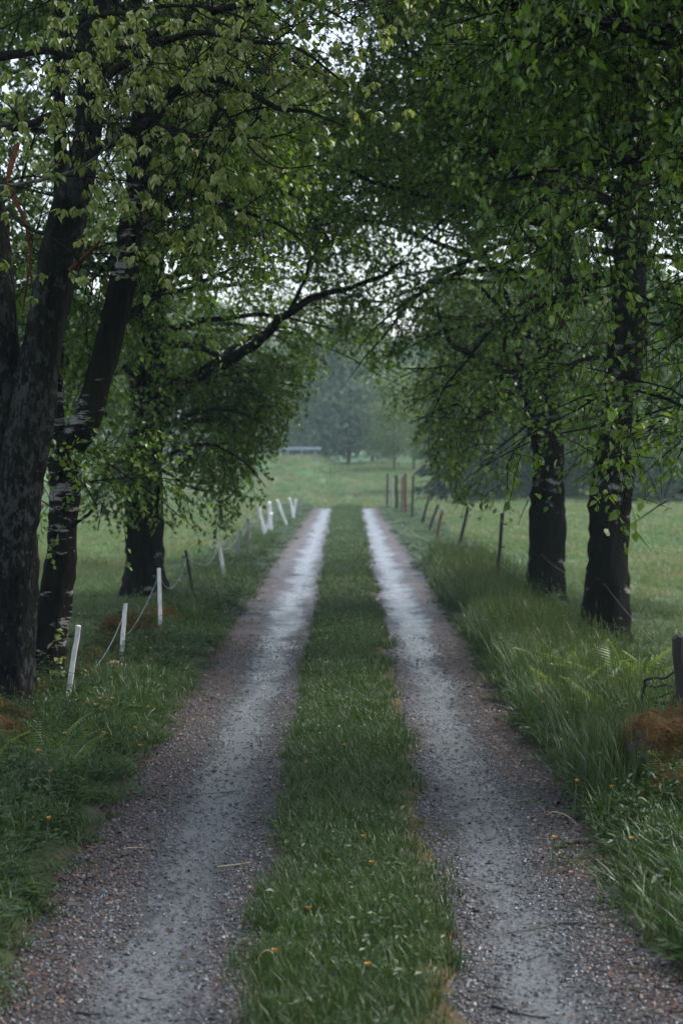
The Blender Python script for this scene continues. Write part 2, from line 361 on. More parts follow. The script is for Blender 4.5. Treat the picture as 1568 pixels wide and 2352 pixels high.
# ------------------------------------------------------------------ scatter (geometry nodes on a cloud of points)
def scatter(name, pts, rot, scl, idx, protos, label, cat=None):
    coll = bpy.data.collections.new(name + '_kinds')
    for p in protos: coll.objects.link(p)
    me = bpy.data.meshes.new(name); me.vertices.add(len(pts)); me.vertices.foreach_set('co', np.asarray(pts, np.float32).ravel())
    for k, t, a in (('rot', 'FLOAT_VECTOR', rot), ('scl', 'FLOAT_VECTOR', scl)):
        at = me.attributes.new(k, t, 'POINT'); at.data.foreach_set('vector', np.asarray(a, np.float32).ravel())
    at = me.attributes.new('idx', 'INT', 'POINT'); at.data.foreach_set('value', np.asarray(idx, np.int32))
    o = link(name, me)
    ng = bpy.data.node_groups.new(name, 'GeometryNodeTree')
    ng.interface.new_socket('Geometry', in_out='INPUT', socket_type='NodeSocketGeometry'); ng.interface.new_socket('Geometry', in_out='OUTPUT', socket_type='NodeSocketGeometry')
    N = ng.nodes.new; L = ng.links.new
    gi = N('NodeGroupInput'); go = N('NodeGroupOutput'); ip = N('GeometryNodeInstanceOnPoints'); ci = N('GeometryNodeCollectionInfo')
    ci.inputs['Collection'].default_value = coll; ci.inputs['Separate Children'].default_value = True; ci.inputs['Reset Children'].default_value = True
    ip.inputs['Pick Instance'].default_value = True
    def na(nm, dt):
        a = N('GeometryNodeInputNamedAttribute'); a.data_type = dt; a.inputs['Name'].default_value = nm
        return [s for s in a.outputs if s.enabled and s.name == 'Attribute'][0]
    er = N('FunctionNodeEulerToRotation')
    L(gi.outputs[0], ip.inputs['Points']); L(ci.outputs[0], ip.inputs['Instance']); L(na('idx', 'INT'), ip.inputs['Instance Index'])
    L(na('rot', 'FLOAT_VECTOR'), er.inputs[0]); L(er.outputs[0], ip.inputs['Rotation']); L(na('scl', 'FLOAT_VECTOR'), ip.inputs['Scale'])
    L(ip.outputs[0], go.inputs[0])
    md = o.modifiers.new('scatter', 'NODES'); md.node_group = ng
    return tag(o, label, cat, kind='stuff')

def blades(r, n, rad, h0, h1, wid, lean, mat, name, seg=2, seed_frac=0.0, droop=.25):
    a = r.random(n) * 6.283; rr = rad * np.sqrt(r.random(n)); b = np.stack([rr * np.cos(a), rr * np.sin(a), np.full(n, -.02)], 1)
    h = h0 + (h1 - h0) * r.random(n) ** 1.4
    az = r.random(n) * 6.283; le = lean * (0.25 + r.random(n)); out = np.stack([np.cos(az), np.sin(az), 0 * az], 1)
    fa = az + 1.57 + r.normal(0, .5, n); sd = np.stack([np.cos(fa), np.sin(fa), 0 * fa], 1)
    wd = wid * (.6 + .8 * r.random(n))
    K = seg + 1; ts = np.linspace(0, 1, K + 1)
    pts = [b + (h[:, None] * (np.array([0, 0, 1.]) * (t - droop * le[:, None] * t * t) + out * le[:, None] * (t ** 1.8))) for t in ts]
    V = []; hv = []
    for k in range(K):
        wk = wd * (1 - .25 * k / K) * .5
        V += [pts[k] - sd * wk[:, None], pts[k] + sd * wk[:, None]]; hv += [np.full(n, ts[k])] * 2
    V.append(pts[K]); hv.append(np.ones(n)); nv = 2 * K + 1
    V = np.stack(V, 1).reshape(-1, 3); hv = np.stack(hv, 1).ravel(); i = np.arange(n) * nv
    F4 = np.concatenate([np.stack([i + 2 * k, i + 2 * k + 1, i + 2 * k + 3, i + 2 * k + 2], 1) for k in range(K - 1)])
    F3 = np.stack([i + 2 * K - 2, i + 2 * K - 1, i + 2 * K], 1)
    rv = r.random(n); rnd = np.concatenate([np.tile(rv, K - 1), rv])
    ns = int(n * seed_frac)
    if ns:                                          # seed heads: small spindles at the tips
        tp = pts[K][:ns]; up = np.array([0, 0, 1.])
        L = .035 + .04 * r.random(ns); s = sd[:ns] * .004; s2 = np.cross(sd[:ns], up) * .004
        Q = np.stack([tp - up * .01, tp + up * (L * .5)[:, None] + s, tp + up * (L * .5)[:, None] - s, tp + up * (L * .5)[:, None] + s2, tp + up * (L * .5)[:, None] - s2, tp + up * L[:, None]], 1)
        j = len(V) + np.arange(ns) * 6
        F4 = np.concatenate([F4, np.stack([j, j + 1, j + 5, j + 2], 1), np.stack([j, j + 3, j + 5, j + 4], 1)])
        V = np.concatenate([V, Q.reshape(-1, 3)]); hv = np.concatenate([hv, np.ones(ns * 6)])
        rnd = np.concatenate([np.tile(rv, K - 1), np.full(2 * ns, .95), rv])
    return bpy.data.objects.new(name, mkmesh(name, V, F4, F3, [mat], {'rnd': rnd}, {'h': hv}))
def weeds(r, n, rad, size, name, hmax=.08):
    a = r.random(n) * 6.283; rr = rad * np.sqrt(r.random(n)); b = np.stack([rr * np.cos(a), rr * np.sin(a), .01 + hmax * r.random(n)], 1)
    az = r.random(n) * 6.283; d = nrm(np.stack([np.cos(az), np.sin(az), r.normal(.15, .35, n)], 1))
    s = nrm(np.cross(d, np.array([0, 0, 1.]) + r.normal(0, .35, (n, 3)))); L = size * (.6 + .9 * r.random(n))[:, None]; up = np.cross(s, d)
    V = np.stack([b, b + d * L * .55 + s * L * .26 + up * L * .06, b + d * L - up * L * .1, b + d * L * .55 - s * L * .26 + up * L * .06], 1).reshape(-1, 3)
    i = np.arange(n) * 4; rv = r.random(n)
    F3 = np.concatenate([np.stack([i, i + 1, i + 2], 1), np.stack([i, i + 2, i + 3], 1)])
    return bpy.data.objects.new(name, mkmesh(name, V, None, F3, [M['weed']], {'rnd': np.tile(rv, 2)}, {'h': np.tile([0, .6, 1, .6], n)}))
rg = np.random.default_rng(11)
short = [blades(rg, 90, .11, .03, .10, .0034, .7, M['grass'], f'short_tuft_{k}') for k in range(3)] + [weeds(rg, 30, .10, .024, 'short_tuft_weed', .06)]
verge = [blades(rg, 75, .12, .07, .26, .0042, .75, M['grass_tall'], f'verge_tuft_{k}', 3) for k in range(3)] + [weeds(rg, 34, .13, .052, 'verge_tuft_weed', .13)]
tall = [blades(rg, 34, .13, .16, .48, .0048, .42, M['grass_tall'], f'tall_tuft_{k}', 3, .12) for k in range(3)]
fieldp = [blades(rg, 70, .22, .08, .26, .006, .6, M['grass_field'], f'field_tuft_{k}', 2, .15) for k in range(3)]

def strew(r, n, x0, x1, y0, y1, dens):
    X = x0 + (x1 - x0) * r.random(n); Y = y0 + (y1 - y0) * r.random(n); k = r.random(n) < dens(X, Y); return X[k], Y[k]
def place(name, X, Y, r, protos, s0, s1, label, weights=None, zs=None, mul=None, zoff=0.0):
    n = len(X); pts = np.stack([X, Y, ground_z(X, Y) + zoff], 1)
    rot = np.stack([r.normal(0, .08, n), r.normal(0, .08, n), r.random(n) * 6.283], 1)
    s = s0 + (s1 - s0) * r.random(n)
    sz = s if zs is None else s * zs
    if mul is not None: s = s * mul; sz = sz * mul ** .35
    w_ = np.array(weights if weights is not None else [1 / len(protos)] * len(protos)); idx = r.choice(len(protos), n, p=w_ / w_.sum())
    return scatter(name, pts, rot, np.stack([s, s, sz], 1), idx, protos, label)
def grow(r, start, d, ln, K, droop, jit):
    p = [start]; d = nrm(d); st = (ln / (K - 1))[:, None]
    for k in range(K - 1):
        d = nrm(d + r.normal(0, jit, d.shape) - np.array([0, 0, 1.]) * droop * (k + 1) / K); p.append(p[-1] + d * st)
    return np.stack(p, 1)
def herb(r, ns, rad, h0, h1, size, name):
    V = []; F4 = []; F3 = []; hv = []; rv3 = []; rv4 = []; c = 0
    for k in range(ns):
        a = r.random() * 6.283; b = np.array([rad * math.sqrt(r.random()) * math.cos(a), rad * math.sqrt(r.random()) * math.sin(a), -.02]); h = h0 + (h1 - h0) * r.random()
        p = grow(r, b[None], np.array([[r.normal(0, .15), r.normal(0, .15), 1.]]), np.array([h]), 5, .03, .06); Vt, Ft = tubes(p, np.linspace(.0028, .0012, 5)[None], 3)
        V.append(Vt); F4.append(Ft + c); hv.append(np.full(len(Vt), .3)); rv4.append(np.full(len(Ft), .3)); c += len(Vt)
        for j in range(12):
            u = .25 + .75 * j / 12; q = p[0, min(4, int(round(u * 4)))] + r.normal(0, .006, 3); az = j * 2.2 + r.normal(0, .4); L = size * (.6 + .7 * r.random()) * (1.25 - .7 * u)
            d = nrm(np.array([math.cos(az), math.sin(az), r.normal(.05, .35)])); s_ = nrm(np.cross(d, np.array([0, 0, 1.]))); up = np.cross(s_, d)
            V.append(np.array([q, q + d * L * .45 + s_ * L * .27 + up * L * .07, q + d * L - up * L * .16, q + d * L * .45 - s_ * L * .27 + up * L * .07])); F3 += [(c, c + 1, c + 2), (c, c + 2, c + 3)]; x_ = r.random(); rv3 += [x_, x_]; hv.append(np.array([.5, .8, 1, .8])); c += 4
    return bpy.data.objects.new(name, mkmesh(name, np.concatenate(V), np.concatenate(F4), F3, [M['weed']], {'rnd': np.concatenate(rv4 + [np.array(rv3)])}, {'h': np.concatenate(hv)}))
herbs = [herb(rg, 6, .10, .12, .34, .055, f'herb_tuft_{k}') for k in range(3)]
rg = np.random.default_rng(21)
fall = lambda Y, y0=14.0, p=.9: np.minimum(1, (y0 / np.maximum(Y, 5)) ** p)
grow_far = lambda Y: np.maximum(1.0, (Y / 26.0) ** .55)
# middle strip
X, Y = strew(rg, 15000, -.5, .5, 5, 84, lambda X, Y: fall(Y, 16) * (np.abs(X - .01) < strip_half(Y) - .02 + rg.normal(0, .025, len(X))) * (1 - .8 * sstep(.20, .30, X) * sstep(.3, .6, noise2(X, Y, 1.3))))
place('middle_strip_grass', X, Y, rg, short, .7, 1.35, 'short wet grass growing between the two wheel lines', [.32, .32, .28, .09], zs=.75 + .9 * noise2(X, Y, 1.1), mul=grow_far(Y))
# verges
def bare(X, Y): return sstep(.20, .42, np.hypot((X - 1.82) , (Y - 12.0) * .55))
def vd(X, Y): return bare(X, Y) * fall(Y, 15) * sstep(-.02, .10, np.maximum(edge_left(Y) - X, X - edge_right(Y)) + .16 * (noise2(X, Y, 3.7) - .5) + rg.normal(0, .05, len(X)))
X, Y = strew(rg, 46000, -3.4, 3.6, 5, 84, lambda X, Y: vd(X, Y) * (1 - .35 * sstep(2.4, 3.2, np.abs(X))))
dd = np.maximum(edge_left(Y) - X, X - edge_right(Y))
place('verge_grass', X, Y, rg, verge, .75, 1.3, 'tall wet grass and weeds on both verges of the track', [.27, .27, .26, .20], zs=(.38 + .55 * sstep(0, .5, dd)) * (.40 + 1.1 * noise2(X + 9, Y, .9)) * (1 - .6 * sstep(1.95, 2.4, np.abs(X))) * (1 - .45 * sstep(30, 45, Y)) * np.where(X < 0, .75, 1.0), mul=grow_far(Y))
X, Y = strew(rg, 9000, 1.25, 3.2, 11, 38, lambda X, Y: .9 * bare(X, Y) * sstep(.05, .3, X - edge_right(Y)) * (1 - sstep(2.0, 2.3, X)) * sstep(.42, .62, noise2(X, Y, .8) + .45 * np.exp(-((Y - 18) / 4.5) ** 2) * (X > 1.3)) * fall(Y, 20))
place('tall_grass', X, Y, rg, tall, .6, 1.1, 'tall seeding grass clumps standing on the right verge', mul=grow_far(Y))
X, Y = strew(rg, 1500, -2.2, -1.45, 9, 50, lambda X, Y: .5 * sstep(.5, .65, noise2(X, Y + 7, .9)))
place('tall_grass_left', X, Y, rg, tall, .55, .85, 'sparse tall grass stems standing on the left verge')
X, Y = strew(rg, 5200, -2.4, 2.5, 8, 40, lambda X, Y: .8 * sstep(.10, .35, np.maximum(edge_left(Y) - X, X - edge_right(Y))) * sstep(.45, .62, noise2(X + 3, Y + 11, 1.3) + .16 * (X > 0) * (Y < 22)) * fall(Y, 16))
place('verge_herbs', X, Y, rg, herbs, .55, 1.15, 'leafy green weeds mixed into the grass of both verges')
# meadows
def fd(X, Y):
    x, y, d = sheet(np.stack([X, Y, np.zeros_like(X)], 1)); return ((np.abs(x - 784) < 950) & ((np.abs(X) > 2.7) | (Y > 81))) * fall(Y, 24, 1.1)
X, Y = strew(rg, 120000, -18, 18, 12, 165, fd)
place('meadow_grass', X, Y, rg, fieldp, .8, 1.4, 'pale green meadow grass with tan seed heads beyond the fences', mul=np.maximum(1, (Y / 25.) ** .7), zs=(.30 + .35 * noise2(X, Y, .5)) * (1 - .4 * (Y < 26)))

# gravel stones and litter
def pebble(k):
    r = np.random.default_rng(400 + k); t = (1 + 5 ** .5) / 2
    v = nrm(np.array([(-1, t, 0), (1, t, 0), (-1, -t, 0), (1, -t, 0), (0, -1, t), (0, 1, t), (0, -1, -t), (0, 1, -t), (t, 0, -1), (t, 0, 1), (-t, 0, -1), (-t, 0, 1)], float))
    f = [(0, 11, 5), (0, 5, 1), (0, 1, 7), (0, 7, 10), (0, 10, 11), (1, 5, 9), (5, 11, 4), (11, 10, 2), (10, 7, 6), (7, 1, 8), (3, 9, 4), (3, 4, 2), (3, 2, 6), (3, 6, 8), (3, 8, 9), (4, 9, 5), (2, 4, 11), (6, 2, 10), (8, 6, 7), (9, 8, 1)]
    v = v * (0.75 + .5 * r.random((12, 1))) * np.array([1, .8, .6]); return bpy.data.objects.new(f'gravel_kind_{k}', mkmesh('gravel', v, None, f, [M['pebble']]))
rg = np.random.default_rng(31)
def gd(X, Y):
    ax = np.abs(X); wl = np.abs(ax - .70) + .10 * (noise2(X * 2, Y * .6, 2.) - .5)
    return ((ax > .34) & (X > edge_left(Y) - .05) & (X < edge_right(Y) + .05)) * (0.26 + .74 * sstep(.06, .26, wl)) * fall(Y, 9.5, 2.0)
X, Y = strew(rg, 210000, -1.32, 1.32, 6.5, 24, gd); n = len(X)
s = (.0036 + .0080 * rg.random(n) ** 2.2) * np.where(rg.random(n) < .03, 1.7, 1.0)
scatter('loose_gravel', np.stack([X, Y, road_z(X, Y) + s * .25], 1), rg.random((n, 3)) * np.array([.5, .5, 6.28]), np.stack([s, s, s], 1), rg.integers(0, 4, n), [pebble(k) for k in range(4)], 'loose grey gravel stones on the track')
def flake(k):
    r = np.random.default_rng(500 + k); v = np.array([(-1, -.35, 0), (0, -.45, .25), (1, -.2, .1), (1.1, .15, .12), (0, .45, .28), (-1, .3, .02)]) + r.normal(0, .08, (6, 3))
    return bpy.data.objects.new(f'litter_kind_{k}', mkmesh('litter', v, [(0, 1, 4, 5), (1, 2, 3, 4)], None, [M['litter']]))
def ld(X, Y):
    ax = np.abs(X); return ((X > edge_left(Y) - .12) & (X < edge_right(Y) + .12) & (ax > .33)) * (.05 + .95 * sstep(.85, 1.15, ax) + .35 * sstep(.55, .38, ax)) * (.25 + .75 * sstep(.4, .7, noise2(X, Y, 1.6))) * fall(Y, 11, 1.4)
X, Y = strew(rg, 170000, -1.36, 1.36, 6.5, 34, ld); n = len(X); s = .004 + .012 * rg.random(n) ** 2
scatter('leaf_litter', np.stack([X, Y, np.maximum(road_z(X, Y), ground_z(X, Y)) + .004], 1), np.stack([rg.normal(0, .3, n), rg.normal(0, .3, n), rg.random(n) * 6.28], 1), np.stack([s, s, s], 1), rg.integers(0, 3, n), [flake(k) for k in range(3)], 'reddish brown bud scales and leaf litter along the track edges')

# ------------------------------------------------------------------ trees of the avenue
def arch(X, Y):
    a = 3.15 - 1.7 * np.minimum((np.abs(X - .05) / 1.05) ** 2, 1.25)
    return a + np.maximum(0, 21 - Y) * .13 * np.clip(1.5 - np.abs(X) / 1.6, 0, 1)
def offshoots(r, par, per, t0, l0, l1, K, spread, up, droop, jit, taper=.5):
    """children along polylines: returns (polylines, parent position t)"""
    N, K0, _ = par.shape; t = t0 + (1 - t0) * ((np.arange(per)[None, :] + r.random((N, per))) / per)
    u = t * (K0 - 1); i = np.minimum(u.astype(int), K0 - 2); fr = (u - i)[..., None]; n = np.arange(N)[:, None]
    a, b = par[n, i], par[n, i + 1]; st = (a + (b - a) * fr).reshape(-1, 3); tg = nrm(b - a).reshape(-1, 3)
    sd = r.normal(0, 1, st.shape); sd = nrm(sd - (sd * tg).sum(-1, keepdims=True) * tg)
    d = tg * (1 - spread) + sd * spread + np.array([0, 0, up])
    ln = (l0 + (l1 - l0) * r.random(len(st))) * (1 - taper * (t.ravel() - t0))
    return grow(r, st, d, ln, K, droop, jit)
LEAFQ = np.array([(0, 0, 0), (-.36, .28, .10), (-.33, .62, .08), (0, 1, -.10), (.33, .62, .08), (.36, .28, .10)])
def leaf_arrays(b, d, n, L, wid, piece6=True):
    s = nrm(np.cross(d, n)); n = np.cross(s, d); N = len(b)
    q = LEAFQ if piece6 else np.array([(0, 0, 0), (-.42, .45, .10), (0, 1, -.06), (.42, .45, .10)])
    V = b[:, None] + L[:, None, None] * (s[:, None] * q[None, :, 0:1] * wid + d[:, None] * q[None, :, 1:2] + n[:, None] * q[None, :, 2:3])
    m = len(q); i = np.arange(N) * m
    if piece6: return V.reshape(-1, 3), np.concatenate([np.stack([i, i + 3, i + 2, i + 1], 1), np.stack([i, i + 5, i + 4, i + 3], 1)]), None
    return V.reshape(-1, 3), None, np.concatenate([np.stack([i, i + 2, i + 1], 1), np.stack([i, i + 3, i + 2], 1)])
LEAF_MESH = {}
def leaf_mesh(kind):
    if kind not in LEAF_MESH:
        v = np.array([(0, -.16, .0), (0, 0, 0), (-.27, .13, .07), (-.40, .34, .10), (-.30, .62, .07), (-.12, .84, .0), (0, 1, -.08), (.12, .84, .0), (.30, .62, .07), (.40, .34, .10), (.27, .13, .07), (0, .34, 0), (0, .62, .0), (-.012, -.16, 0)])
        LEAF_MESH[kind] = mkmesh('leaf', v, [(1, 11, 3, 2), (11, 12, 4, 3), (1, 10, 9, 11), (11, 9, 8, 12)], [(12, 6, 5), (12, 5, 4), (12, 7, 6), (12, 8, 7), (0, 1, 13)], [M[kind + '_leaf_piece']])
    return LEAF_MESH[kind]

def bole(g, pts, rad, r, sides=22, flare=.45, step=.07, rough=.065):
    n = max(8, int(np.linalg.norm(np.diff(np.asarray(pts), axis=0), axis=1).sum() / step)); p, q = smooth_path(pts, n, rad)
    h = p[:, 2] - p[0, 2]; th = np.arange(sides) * 2 * math.pi / sides; ph = r.random(6) * 6.28
    rr = q[:, None] * (1 + flare * np.exp(-np.maximum(h, 0) / .22)[:, None] * (.6 + .4 * np.cos(3 * th + ph[0])[None]) + rough * (np.sin(5 * th[None] + 2.1 * h[:, None] + ph[1]) + np.sin(8 * th[None] - 3.7 * h[:, None] + ph[2]) * .7 + np.sin(2 * th[None] + 4.9 * h[:, None] + ph[3])) + rough * .7 * r.normal(0, 1, (n, sides)))
    T = nrm(np.gradient(p, axis=0)); A = nrm(np.cross(T, np.array([0, 1., 0]))); B = np.cross(T, A)
    V = p[:, None] + rr[..., None] * (A[:, None] * np.cos(th)[None, :, None] + B[:, None] * np.sin(th)[None, :, None])
    k = np.arange(n - 1)[:, None] * sides; s = np.arange(sides)[None]; F = np.stack([k + s, k + (s + 1) % sides, k + sides + (s + 1) % sides, k + sides + s], -1).reshape(-1, 4)
    g.add(V, F); return p, q

def clump(q):
    n = .5 * (noise2(q[:, 0] + .6 * q[:, 2], q[:, 2] - .4 * q[:, 1], 1.25) + noise2(q[:, 1] + 31.7, q[:, 2] * 1.1 + .5 * q[:, 0], 1.1)); k = .14 + .86 * sstep(.37, .53, n); y = sheet(q)[1]; return np.where(in_frame(q, 250), k + (.9 - k) * (1 - sstep(330, 520, y)), .85)
def tree(name, label, trunks, limbs, seed, bark_m, kind='birch', auto=(26, 2.4, 9.5), reach=(2.0, 3.6), zmin=1.4, per=(30, 14), leaves=10, leafsize=.05, group='avenue trees along the track', pieces=0, piece_depth=16, elev=(.1, .9), droop=.16, thin=None, twig_m='twig', clear=arch, prefer=None, lod=1.0):
    r = np.random.default_rng(seed); base = np.array(trunks[0][0][0], float).copy(); base[2] = ground_z(base[0], base[1])
    t = root(name, base, label, 'tree', group)
    boles = []
    for pts, rad, fl in trunks:
        g = Geo(); p, q = bole(g, pts, rad, r, flare=fl)
        link('trunk' if fl > 0 else 'stem', g.mesh('trunk', [M[bark_m]], base, True), t); boles.append((p, q))
    L1 = []
    for lm in limbs:
        pts, r0, r1 = lm[:3]; leafy = lm[3] if len(lm) > 3 else True; mt = lm[4] if len(lm) > 4 else bark_m
        n = len(pts); p, q = smooth_path(pts, 28, np.linspace(r0, r1, n)); p = p + np.concatenate([np.zeros((1, 3)), r.normal(0, r0 * .10, (27, 3))])
        g = Geo(); V_, F_ = tubes(p[None], (q * (1 + r.normal(0, .05, 28)))[None], 10); g.add(V_, F_); link('limb', g.mesh('limb', [M[mt]], base, True), t)
        if leafy: L1.append(smooth_path(p, 10))
    na, z0, z1 = auto
    g_l = Geo()
    for k in range(na):
        p, q = boles[k % len(boles)]; zz = z0 + (z1 - z0) * ((k + r.random()) / na); i = int(np.argmin(np.abs(p[:, 2] - zz)))
        az = k * 2.39996 + r.normal(0, .35)
        if prefer is not None and r.random() < .55: az = prefer + r.normal(0, .8)
        if zz < 5.0 and math.sin(az) < -.1 and r.random() < .75: az = -az                    # few low limbs towards the open end
        el = elev[0] + (elev[1] - elev[0]) * ((zz - z0) / (z1 - z0)) + r.normal(0, .12)
        ln = (reach[0] + (reach[1] - reach[0]) * r.random()) * (1 - .45 * max(0, (zz - z0) / (z1 - z0)) ** 1.5)
        d = np.array([math.cos(az) * math.cos(el), math.sin(az) * math.cos(el), math.sin(el)])
        pl = grow(r, p[i][None], d[None], np.array([ln]), 10, droop, .13)
        rr = np.linspace(min(.055, q[i] * .5), .004, 10)[None]; V_, F_ = tubes(pl, rr, 6)
        bad = (pl[0, :, 2] < clear(pl[0, :, 0], pl[0, :, 1]) - .15)
        if bad[4:].any() and zz < 4.0:
            pl = pl[:, :max(3, int(np.argmax(bad)))]; pl = smooth_path(pl[0], 10)[None]; V_, F_ = tubes(pl, rr, 6)
        g_l.add(V_, F_); L1.append(pl[0])
    L1 = np.stack(L1)
    if g_l.n: link('branches', g_l.mesh('branches', [M[bark_m]], base, True), t)
    ok = lambda q, e: (q[..., 2] > np.maximum(clear(q[..., 0], q[..., 1]), zmin) + e[:, None]).all(1)
    B2 = offshoots(r, L1, per[0], .15, .55, 1.5, 7, .62, .12, droop * 1.2, .16)
    B2 = B2[ok(B2, r.normal(.02, .18, len(B2)))]; B2 = B2[r.random(len(B2)) < clump(B2[:, 3])]
    fr = in_frame(B2[:, 3], 200); B2 = B2[fr | (r.random(len(B2)) < lod * 1.6)]
    if thin is not None: B2 = B2[r.random(len(B2)) < thin(B2[:, 3]) * (1 - .65 * sstep(.4, 1.4, base[1] - B2[:, 3, 1]) * (base[1] > 16))]
    B3 = offshoots(r, B2, per[1], .10, .22, .80 if kind == 'birch' else .55, 5, .6, -.05, .38 if kind == 'birch' else .05, .18)
    B3 = B3[ok(B3, r.normal(-.22, .14, len(B3)))]
    fr = in_frame(B3[:, 2], 140); keep = fr | (r.random(len(B3)) < lod); B3, fr = B3[keep], fr[keep]
    g = Geo()
    V_, F_ = tubes(B2, np.broadcast_to(np.linspace(.0065, .002, 7), B2.shape[:2]), 4); g.add(V_, F_)
    near = B3[fr]
    if len(near): V_, F_ = tubes(near[:, ::2], np.broadcast_to(np.linspace(.0036, .0016, 3), (len(near), 3)), 3); g.add(V_, F_)
    # leaves
    nb = len(B3)
    if kind == 'birch':
        lt = .12 + .88 * ((np.arange(leaves)[None] + r.random((nb, leaves))) / leaves); u = lt * 4; i = np.minimum(u.astype(int), 3); f = (u - i)[..., None]; n = np.arange(nb)[:, None]
        a, b = B3[n, i], B3[n, i + 1]; pos = (a + (b - a) * f).reshape(-1, 3); tg = nrm(b - a).reshape(-1, 3); fl = np.repeat(fr, leaves)
        sd = nrm(r.normal(0, 1, pos.shape)); d = nrm(tg * .35 + sd * .75 + np.array([0, 0, -.55])); pos = pos + d * .012
        nn = nrm(np.array([0, 0, .9]) + r.normal(0, .55, pos.shape)); size = leafsize * (.65 + .6 * r.random(len(pos))); wid = .92
        rv = np.clip(np.repeat(r.normal(.45, .18, nb), leaves) + r.normal(0, .16, len(pos)), 0, 1)
    else:
        m = leaves; ct = B3[:, -1]; az = r.random((nb, m)) * 6.283; pos = np.repeat(ct, m, 0) + r.normal(0, .012, (nb * m, 3))
        dn = r.uniform(-2.2, -.35, (nb, m)); d = nrm(np.stack([np.cos(az), np.sin(az), dn], -1)).reshape(-1, 3); fl = np.repeat(fr, m)
        nn = nrm(np.array([0, 0, 1.]) + d * np.array([1, 1, 0]) * .9 + r.normal(0, .25, pos.shape)); size = leafsize * (.6 + .7 * r.random(len(pos))); wid = .78
        rv = np.clip(np.repeat(r.normal(.5, .2, nb), m) + r.normal(0, .14, len(pos)), 0, 1)
    size = size * np.where(fl, 1, 2.3)
    if thin is not None and kind == 'birch':
        k = r.random(len(pos)) < np.maximum(.55, thin(pos)); pos, d, nn, size, rv, fl = pos[k], d[k], nn[k], size[k], rv[k], fl[k]
    if pieces:
        x, y, dp = sheet(pos); cand = np.where((x > 5) & (x < 1560) & (y > 5) & (y < 1250) & (dp < piece_depth))[0]
        if len(cand):
            sel = cand[np.argsort(dp[cand] / size[cand])[:pieces]]
            me = leaf_mesh(kind)
            for j in sel:
                dj = d[j]; sj = np.cross(dj, nn[j]); sj = sj / (np.linalg.norm(sj) + 1e-9); nj = np.cross(sj, dj); S = size[j]; b = pos[j] - base
                lo = link('leaf', me, t)
                lo.matrix_local = Matrix(((sj[0] * S * wid, dj[0] * S, nj[0] * S, b[0]), (sj[1] * S * wid, dj[1] * S, nj[1] * S, b[1]), (sj[2] * S * wid, dj[2] * S, nj[2] * S, b[2]), (0, 0, 0, 1)))
            msk = np.ones(len(pos), bool); msk[sel] = False; pos, d, nn, size, rv, fl = pos[msk], d[msk], nn[msk], size[msk], rv[msk], fl[msk]
    lg = Geo()
    for flag in (True, False):
        k = fl == flag
        if k.any():
            six = flag and base[1] < 16
            V_, a4, a3 = leaf_arrays(pos[k], d[k], nn[k], size[k], wid, six); lg.add(V_, a4, a3, np.tile(rv[k], 2))
    crown = link('crown', lg.mesh('crown', [M[kind + '_leaf']], base), t); tag(crown, kind='stuff')
    link('twigs', g.mesh('twigs', [M[twig_m]], base), crown)
    print(name, 'leaves', len(pos), 'twigs', nb, 'b2', len(B2))
    return t

def PX(*a): return [P(*q) for q in a]
def toground(p): p = np.array(p, float); p[2] = float(ground_z(p[0], p[1])) - .08; return p
def stem_of(pts, rad, fl=.45):
    pts = [np.array(q) for q in pts]
    if fl > 0: pts[0] = toground(pts[0])
    return (pts, rad, fl)
UPV = lambda p, dx, dy, dz: np.array(p) + np.array((dx, dy, dz))

